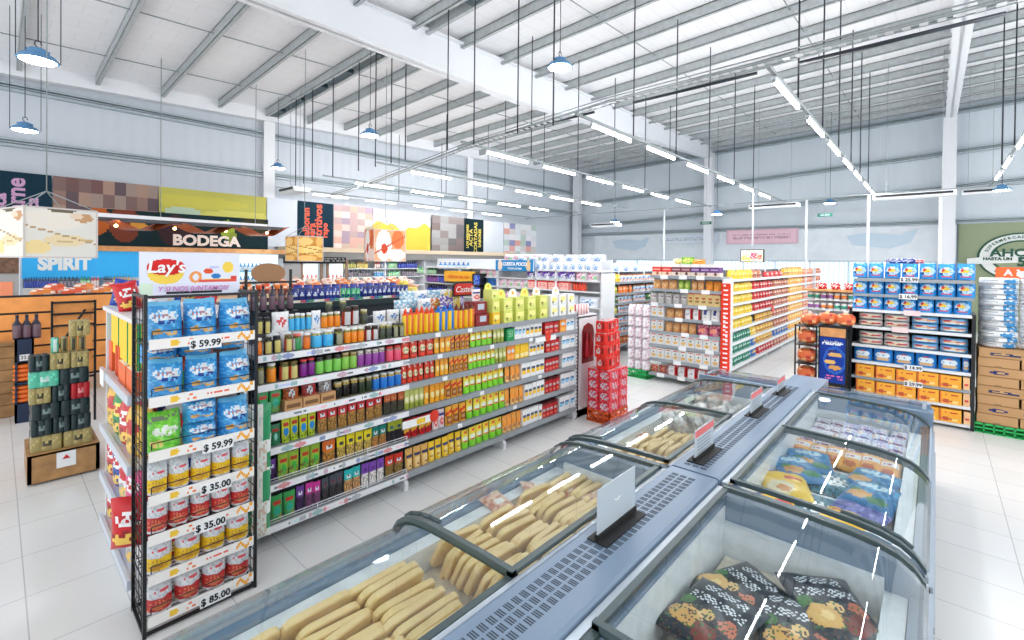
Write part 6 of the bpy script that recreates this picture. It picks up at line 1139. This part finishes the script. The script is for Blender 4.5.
proto('fruit', 'melon', 'fruit', [('melon', m_puff(.13, .13, .11, 1, art((244, 214, 70), ('n', 0, 0, 1, 1, (250, 236, 150), .3)), 12, 8), FILM)], .2)
for i, (px, yy, z) in enumerate(((404, 6.1, 1.66), (412, 6.2, 1.66), (420, 6.1, 1.66), (427, 6.3, 1.66), (410, 6.3, 1.75), (418, 6.2, 1.75), (425, 6.2, 1.75))): put('fruit', '%s pale yellow round fruit in heap at the black case end' % ORD[i], min(4.5, gx(px, yy, z)), yy+.05*i, z, i, 'pale yellow fruits')
# bottle rack with brown oval topper
t = thing('bottle_rack', 'small black rack of hanging dark bottles under a brown oval', 'display rack', (gx(268, 5.4, 1.8), 5.4, 0)); b = MB()
for x in (-.22, .24): b.box(x-.012, -.01, 0, x+.012, .01, 2.08)
b.box(-.3, -.03, 1.93, .3, .03, 1.95); b.box(-.3, -.1, 1.6, .3, .1, 1.62); b.box(-.26, -.12, 0, .28, .12, .04); ob('frame', b, BLACKW, t); ob('oval_topper', MB().prism([(.175*math.cos(2*PI*k/24), 2.04+.11*math.sin(2*PI*k/24)) for k in range(24)], 'y', -.02, -.005), mat('kraft brown', (166, 122, 86), .7), t)
btl('v_hang', (30, 36, 60), (20, 24, 44), (110, 84, 96), .035, .28)
for i in range(6): put('v_hang', '%s dark bottle from wire rack under the brown oval sign' % ORD[i], t.location.x-.24+.095*i, 5.4, 1.621, 0, 'dark bottles under the oval sign')
# ------------------------------------------------------------------ household goods wall facing the front
HX = 8.8
t = thing('household_shelving', 'tall white shelving of paper goods and packs behind lime cartons', 'shelving')
ob('back_panel', B(HX+.5, 5.4, 0, HX+.54, 11.6, 2.25), WHITEM, t); ob('end_panel', B(HX-.02, 5.32, 0, HX+.5, 5.37, 1.95), WHITEM, t)
for y in (6.6, 7.2, 8.5, 10.0, 11.6): ob('divider', B(HX, y-.02, 0, HX+.5, y+.02, 2.0), WHITEM, t)
for z in (.5, .85, 1.2, 1.54, 1.78, 2.0): s = ob('shelf_board', B(HX, 5.37, z-.03, HX+.5, 11.6, z), SHELFW, t)
bag('u_purple', .3, .2, .2, art((236, 232, 242), ('d', .25, .5, .4, (112, 70, 176)), ('r', 0, .1, .7, .25, (120, 190, 190)), ('n', 0, .3, 1, 1, (130, 90, 190), .25)), 'block', 'paper_pack', 'pack', None, 10, 8)
bag('u_white', .3, .2, .2, art((234, 238, 246), ('n', .2, .2, .8, .8, (120, 170, 220), .4), ('r', .3, .1, .7, .25, (90, 140, 210))), 'block', 'paper_pack', 'pack', None, 10, 8)
bag('u_pink', .3, .2, .2, art((240, 226, 234), ('n', .1, .1, .9, .9, (220, 110, 150), .3), ('r', .6, .1, .9, .5, (150, 200, 150))), 'block', 'paper_pack', 'pack', None, 10, 8)
cart('u_red', .3, .2, .2, art((244, 190, 180), ('r', .0, .8, 1, 1, (230, 60, 50)), ('t', .15, .3, .8, .7, (226, 80, 70), 3), ('r', .86, 0, 1, 1, (206, 40, 40))))
btl('u_redbt', (232, 50, 36), (250, 160, 140), (246, 90, 60), .05, .22); btl('u_water', (90, 170, 220), (40, 150, 90), (40, 110, 190), .05, .3)
def Hr(key, n, a, b, z, desc, where, h=1.): rowy(key, n, gy(b, HX+.1, z), gy(a, HX+.1, z), HX+.12, z+.001, desc, where, 'the end panel', h=h)
Hr('u_purple', 6, 527, 575, 1.78, 'violet and mint pack', 'second shelf of household shelving'); Hr('u_pink', 2, 576, 600, 1.78, 'pink printed pack', 'second shelf of household shelving'); Hr('u_red', 4, 530, 572, 1.54, 'red and pink box', 'third shelf of household shelving', .95); Hr('u_redbt', 5, 573, 586, 1.54, 'red bottle', 'third shelf of household shelving'); Hr('u_white', 9, 536, 601, 2.0, 'white and blue pack', 'top shelf of household shelving', .95)
Hr('u_pink', 4, 500, 529, 1.54, 'pink and green pack', 'middle of third shelf, household shelving'); Hr('u_white', 3, 540, 600, 1.2, 'pale pack', 'fourth shelf of household shelving', 1.1); Hr('u_pink', 6, 490, 538, 1.2, 'pinkish pack', 'fourth shelf of household shelving', 1.1); Hr('u_pink', 3, 480, 500, 1.78, 'pink flowered pack', 'far part of second shelf, household shelving'); Hr('u_water', 5, 487, 499, 1.54, 'blue water bottle', 'third shelf of household shelving', .9)
for i in range(7): put('u_white', '%s white carton from end panel piled above household shelving' % ORD[i], HX+.2, 5.55+.37*i, 2.201, -PI/2+rnd.uniform(-.1, .1), 'white cartons piled on the household shelving', (1.15, 1, .8 if i < 5 else .6))
for i in range(4): put('u_pink', '%s white and pink bag heaped above the blue price sign' % ORD[i], HX+.25, 7.3+.33*i, 2.22, -PI/2+rnd.uniform(-.2, .2), 'white and pink bags above the blue sign', (1.1, 1, .75))
t = thing('offer_sign', 'blue sign with white words CUESTA POCO among paper packs', 'sign'); ob('board', MB().grid(lambda u, v: (HX-.06, 8.5-u*1.3, 1.95+v*.27), 44, 14, art((44, 140, 200), ('e', .12, .5, .06, .5, (236, 210, 190)), ('e', .86, .5, .06, .5, (226, 196, 150)), ('r', .97, 0, 1, 1, (230, 236, 240))), False).box(HX-.055, 7.2, 1.95, HX-.03, 8.5, 2.22, (44, 140, 200)), MATTE, t)
text('CUESTA POCO', .12, TAGM, t, (HX-.065, 7.84, 2.12), (PI/2, 0, -PI/2), bold=.005); text('TODOS LOS DIAS', .06, TAGM, t, (HX-.065, 7.84, 2.01), (PI/2, 0, -PI/2), bold=.002)
t = thing('yellow_banner', 'long amber box banner with small orange words on shelving', 'sign'); ob('board', B(HX-.12, 9.3, 1.6, HX-.03, 10.5, 1.9), mat('amber yellow', (250, 186, 44), .5), t); text('OFERTAS DEL DIA', .11, mat('promo red', (226, 60, 40), .4), t, (HX-.125, 9.9, 1.73), (PI/2, 0, -PI/2), bold=.001)
for i in range(3): 
    for j in range(2): put('v_navy', '%s black and violet bottle, %s line below the beer poster' % (ORD[i], ['upper', 'lower'][j]), HX+.05, 10.7+.1*i, [1.54, 1.2][j]+.001, 0, 'bottles below the beer poster', (1, 1, .9))
Hr('v_purple', 9, 425, 447, 1.54, 'black and violet bottle', 'far third shelf of household shelving', .85); Hr('v_navy', 9, 425, 447, 1.2, 'black and blue bottle', 'far fourth shelf of household shelving', .85); Hr('v_green', 7, 417, 436, 1.78, 'green and gold bottle', 'far second shelf of household shelving', .7); Hr('v_blue', 7, 438, 470, 1.9 if 0 else 1.93, 'white and cyan bottle', 'amber banner top', .7)
for i in range(2):
    t = thing('water_crate', '%s blue water pack in black frame beside the amber banner' % ['lower', 'upper'][i], 'crate', (HX-.16, 9.1, 1.2+.33*i)); ob('frame', MB().box(-.02, -.16, 0, .2, -.14, .32).box(-.02, .14, 0, .2, .16, .32).box(-.02, -.16, 0, .2, .16, .02).box(-.02, -.16, .3, .2, .16, .32), BLACKW, t); ob('bottles', m_cans(2, 3, .045, .27, art((30, 80, 210), ('n', 0, 0, 1, 1, (130, 170, 236), .3))), FILM, t, loc=(.1, 0, .02))
# third long shelving beyond the second aisle
Z4 = [.2, .45, .7, .95, 1.2, 1.43, 1.7]
bays4 = [9.36, 10.7, 12.1, 13.5, 14.9]
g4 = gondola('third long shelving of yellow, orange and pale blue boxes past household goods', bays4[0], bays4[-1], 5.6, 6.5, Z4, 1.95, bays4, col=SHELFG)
pack('o_yellow', (246, 214, 60), (250, 236, 150), (90, 170, 80), name='fruit_packet'); pack('o_green', (90, 150, 80), (226, 226, 200), (50, 70, 60), name='green_packet'); pack('o_orange', (244, 140, 70), (250, 200, 160), (236, 110, 50), .2, name='orange_packet'); pack('o_pale', (206, 222, 238), (90, 160, 220), (240, 150, 90), .2, name='pale_packet')
TN4 = ['lowest', 'sixth', 'fifth', 'fourth', 'third', 'second', 'top']
for i, z in enumerate(Z4):
    def K4(key, n, a, b, desc, h=1.): rowx(key, n, gx(a, 5.66, z), gx(b, 5.66, z), 5.7, z+.02, desc, '%s shelf of third long shelving' % TN4[i], 'the end panel', h=h, jit=.01)
    K4(['o_green', 'o_yellow'][i % 2] if i < 6 else 'o_yellow', 5, 604, 618, ['green packet', 'yellow packet'][i % 2] if i < 6 else 'yellow packet', 1.1 if i > 5 else 1); K4('o_orange' if i in (5, 0) else 'o_pale', 4, 619, 633, 'orange packet' if i in (5, 0) else 'pale blue packet'); K4('o_pale', 3, 634, 646, 'pale packet')
    K4('o_green' if i == 4 else 'o_pale', 2, 647, 655, 'far packet')
for i in range(4): put('u_white', '%s white carton from end panel on the third long shelving' % ORD[i], 9.7+.5*i, 5.9, 1.955, 0, 'white cartons on the third shelving', (1.5, 1, 1.1))
for i in range(3): put('s_yellow', '%s yellow bag hung on the household end panel side' % ORD[i], 9.42+.16*i, 5.5, 1.72+.02, 0, 'yellow bags at the household end', (1.2, 1, 1.1))
# ------------------------------------------------------------------ can stack on the wooden display base
t = thing('display_stand', 'low wooden display base with white notice under stacked can packs', 'display base', (.2, 6.36, 0)); W = .52
b = MB().box(0, 0, .02, W, .03, .29).box(0, .6, .02, W, .63, .29).box(0, 0, .02, .03, .63, .29).box(W-.03, 0, .02, W, .63, .29).box(0, 0, .27, W, .63, .295); ob('box', b, WOOD, t); ob('notice', B(.2, -.005, .12, .34, 0, .27), TAGM, t); ob('red_mark', MB().prism([(.24, .2), (.3, .2), (.27, .24)], 'y', -.008, -.005), mat('sign red', (206, 40, 34), .4), t)
canp = lambda c, c2: art(c, ('e', .5, .5, .16, .26, c2), ('n', 0, .1, 1, .9, tuple(min(255, int(q*1.15)+6) for q in c), .15), ('r', 0, .93, 1, 1, tuple(min(255, q+50) for q in c)))
for k, c, c2 in (('cn_black', (22, 42, 46), (120, 140, 140)), ('cn_gold', (166, 150, 96), (70, 66, 50)), ('cn_mint', (90, 190, 160), (210, 230, 224)), ('cn_red', (170, 24, 34), (226, 150, 150))): proto(k, 'can_pack', 'can pack', [('can_pack', m_cans(3, 2, .035, .15, canp(c, c2), c), FILM)], .21); proto(k+'1', 'drink_can', 'can', [('drink_can', MB().lathe([(.026, 0), (.033, .01), (.033, .135), (.026, .15)], 14, lambda a, v, c=c, c2=c2: c2 if .35 < v < .65 and .4 < a < .6 else c), FILM), ('lid', MB().lathe([(.024, .15), (.024, .153)], 12, (200, 200, 204)), CHROME)], .066)
rws = [[('cn_gold', 31, 62), ('cn_gold', 64, 92)], [('cn_black', 31, 52), ('cn_black', 53, 70), ('cn_black', 71, 91)], [('cn_black', 32, 60), ('cn_black', 61, 90)], [('cn_gold', 29, 51), ('cn_black', 52, 70), ('cn_red', 71, 90)], [('cn_mint', 29, 59), ('cn_black', 60, 89)], [('cn_black', 29, 49), ('cn_gold', 50, 70), ('cn_gold', 71, 89)], [('cn_mint1', 51, 60), ('cn_gold1', 61, 69), ('cn_gold1', 70, 78), ('cn_gold1', 79, 87)], [('cn_gold', 70, 90)]]
z = .297
nmq = dict(cn_gold='gold', cn_black='black', cn_mint='mint green', cn_red='dark red')
for ri, rw in enumerate(rws):
    for ki, (k, a, b2) in enumerate(rw):
        xa, xb = gx(a, 6.4, z), gx(b2, 6.4, z); one = k.endswith('1'); wd = .066 if one else .21
        put(k, ('%s single can, %s from the aisle side, on can pack stack' % (nmq[k[:-1]], ORD[ki])) if one else '%s can pack, %s layer above wooden base, %s from aisle side' % (nmq[k], ORD[ri], ORD[ki]), (xa+xb)/2, 6.48, z, 0, None, ((xb-xa)/wd*.97, 1 if not one else (xb-xa)/wd, 1.0))
    z += .1575 if ri != 6 else .157
for ri in range(5):
    put('cn_black', 'black can pack at the rear, %s layer above wooden base' % ORD[ri], .44, 6.74, .297+.157*ri, 0, None, (1.9, 1.6, 1))
# ------------------------------------------------------------------ bakery corner on the entrance side
OR = noisy(mat('orange board', (244, 160, 84), .5), 5, .12)
t = thing('slat_wall', 'orange slatted wall behind hanging bottles at the hall corner', 'slat wall')
for k in range(5): ob('board', B(-1.2, 9.6, .44+.24*k, 1.25, 9.63, .65+.24*k), OR, t)
ob('frame', MB().box(-1.2, 9.63, .4, 1.25, 9.66, 1.64), DARK, t)
t = thing('frame_rack', 'black framed rack with orange boards behind the can packs', 'rack'); xa, xb = gx(52, 8.4, 1.3), gx(95, 8.4, 1.3); b = MB()
for x in (xa, xb): b.box(x-.012, 8.38, 0, x+.012, 8.42, 1.62)
for z in (.6, .95, 1.3, 1.45, 1.6): b.box(xa, 8.38, z-.012, xb, 8.42, z+.012)
b.tube((xa+.02, 8.37, .95), (xb-.1, 8.37, 1.5), .014, 6); ob('frame', b, BLACKW, t)
for z in (.65, 1.0, 1.34): ob('board', B(xa+.02, 8.43, z, xb-.02, 8.46, z+.28), OR, t)
t = thing('navy_cabinet', 'narrow navy cabinet with price tag and orange bags inside', 'cabinet'); xa, xb = gx(15, 8.9, .8), gx(34, 8.9, .8)
ob('casing', MB().box(xa, 8.9, 0, xa+.02, 9.2, 1.1).box(xb-.02, 8.9, 0, xb, 9.2, 1.1).box(xa, 9.18, 0, xb, 9.2, 1.1).box(xa, 8.9, .8, xb, 9.2, 1.1).box(xa, 8.9, .5, xb, 9.2, .53).box(xa, 8.9, 0, xb, 9.2, .25), mat('navy laminate', (24, 44, 74), .5), t); tg_ = ob('price_tag', B(xa+.04, 8.885, .82, xb-.04, 8.895, .9), TAGM, t); text('$ 32.99', .06, INK, tg_, ((xa+xb)/2, 8.88, .86))
proto('ob_', 'orange_bag', 'bag', [('orange_bag', m_puff(.2, .14, .06, .8, (246, 120, 40), 10, 6), FILM)], .2)
for j, z in enumerate((.255, .535)):
    for k in range(4): put('ob_', '%s orange bag from below, %s shelf of the navy cabinet' % (ORD[k], ['lower', 'upper'][j]), (xa+xb)/2, 8.98, z+.058*k, 0, None, (1.15, 1, 1))
for i in range(6): put('v_hang', '%s dark bottle with pink label standing on the navy cabinet' % ORD[i], xa+.0+.09*(i % 3)+.02, 8.96+.1*(i//3), 1.1+.0, 0, 'dark bottles on the navy cabinet', (1.3, 1.3, 1.1))
t = thing('wood_counter', 'horizontal plank wooden counter at the hall corner edge', 'counter')
for k in range(6): ob('plank', B(-1.4, 9.3, .02+.16*k, gx(15, 9.3, .5), 9.33, .17+.16*k), WOOD, t)
ob('counter_top', B(-1.4, 9.28, .98, gx(15, 9.3, .5), 9.58, 1.02), WOOD, t); ob('core', B(-1.4, 9.33, .0, gx(15, 9.3, .5)-.02, 9.55, .98), WOOD, t)
# ------------------------------------------------------------------ hanging picture lanterns
eg = art((232, 228, 220), ('e', .3, .75, .5, .2, (240, 232, 220)), ('e', .55, .35, .3, .12, (240, 220, 180)), ('e', .8, .84, .14, .1, (206, 160, 120)), ('e', .7, .86, .1, .06, (236, 214, 190)), ('d', .62, -.35, .03, (190, 160, 120)), ('d', .25, .12, .025, (214, 186, 140)), ('e', .15, .2, .2, .14, (246, 222, 160)), ('e', .5, .97, .2, .04, (120, 110, 90)))
po = art((214, 146, 66), ('e', .15, .5, .2, .2, (250, 206, 120)), ('e', .9, .35, .2, .2, (248, 196, 110)), ('e', .3, .8, .3, .16, (250, 206, 130)), ('e', .6, .45, .4, .18, (252, 214, 140)), ('e', .35, .12, .4, .12, (250, 200, 120)), ('e', .85, .8, .14, .2, (246, 190, 110)), ('d', .6, -.2, .03, (180, 110, 50)), ('d', .25, .12, .03, (170, 100, 40)))
ba = art((240, 170, 130), ('e', .3, .5, .24, .5, (250, 246, 244)), ('e', .32, .4, .1, .16, (206, 70, 40)), ('e', .75, .7, .2, .3, (232, 120, 70)), ('e', .7, .2, .3, .2, (250, 226, 220)), ('d', .2, .6, .06, (200, 90, 60)))
def lantern(label, px, py0, py1, Y, w, d, yaw, a, a2):
    x = gx(px, Y, 2.4); q = lambda py: bis(lambda z: -proj(x, Y, z)[1], 0, 5, -py)
    z0, z1 = q(py1), q(py0); h = z1-z0; t = thing('picture_lantern', label, 'hanging sign', (x, Y, z0), yaw)
    b = MB(); b.grid(lambda u, v: (u*w, 0, v*h), 40, 26, a, False); b.grid(lambda u, v: (0, (1-u)*d, v*h), 24, 26, a2, False); b.grid(lambda u, v: (w, u*d, v*h), 10, 12, a2, False); b.grid(lambda u, v: ((1-u)*w, d, v*h), 4, 4, a, False)
    ob('picture_box', b, MATTE, t); e = MB()
    for X in (0, w):
        for Y_ in (0, d): e.box(X-.008, Y_-.008, 0, X+.008, Y_+.008, h)
    for z in (0, h): e.box(0, -.008, z-.008, w, .008, z+.008).box(-.008, 0, z-.008, .008, d, z+.008).box(0, d-.008, z-.008, w, d+.008, z+.008).box(w-.008, 0, z-.008, w+.008, d, z+.008)
    ob('edge_frame', e, mat('lantern frame', (210, 200, 196), .5), t)
    ap = (w/2, d/2, h+.22); ob('hanging_wires', MB().path([(0, 0, h), ap, (w, 0, h)], .006).path([(0, d, h), ap, (w, d, h)], .006).tube(ap, (w/2, d/2, zroof(x, Y)-z0-.2), .006, 5), GALV, t)
lantern('large hanging picture box of pale pastry near the hall corner', 24, 206, 257, 7.0, .6, .85, .24, eg, eg); lantern('hanging picture box of golden potatoes under red-lettered poster', 298, 236, 261, 9.6, .52, .6, -.0, po, po); lantern('hanging picture box of egg and bacon before the beer poster', 374, 229, 261, 9.4, .84, .4, -.0, ba, ba)
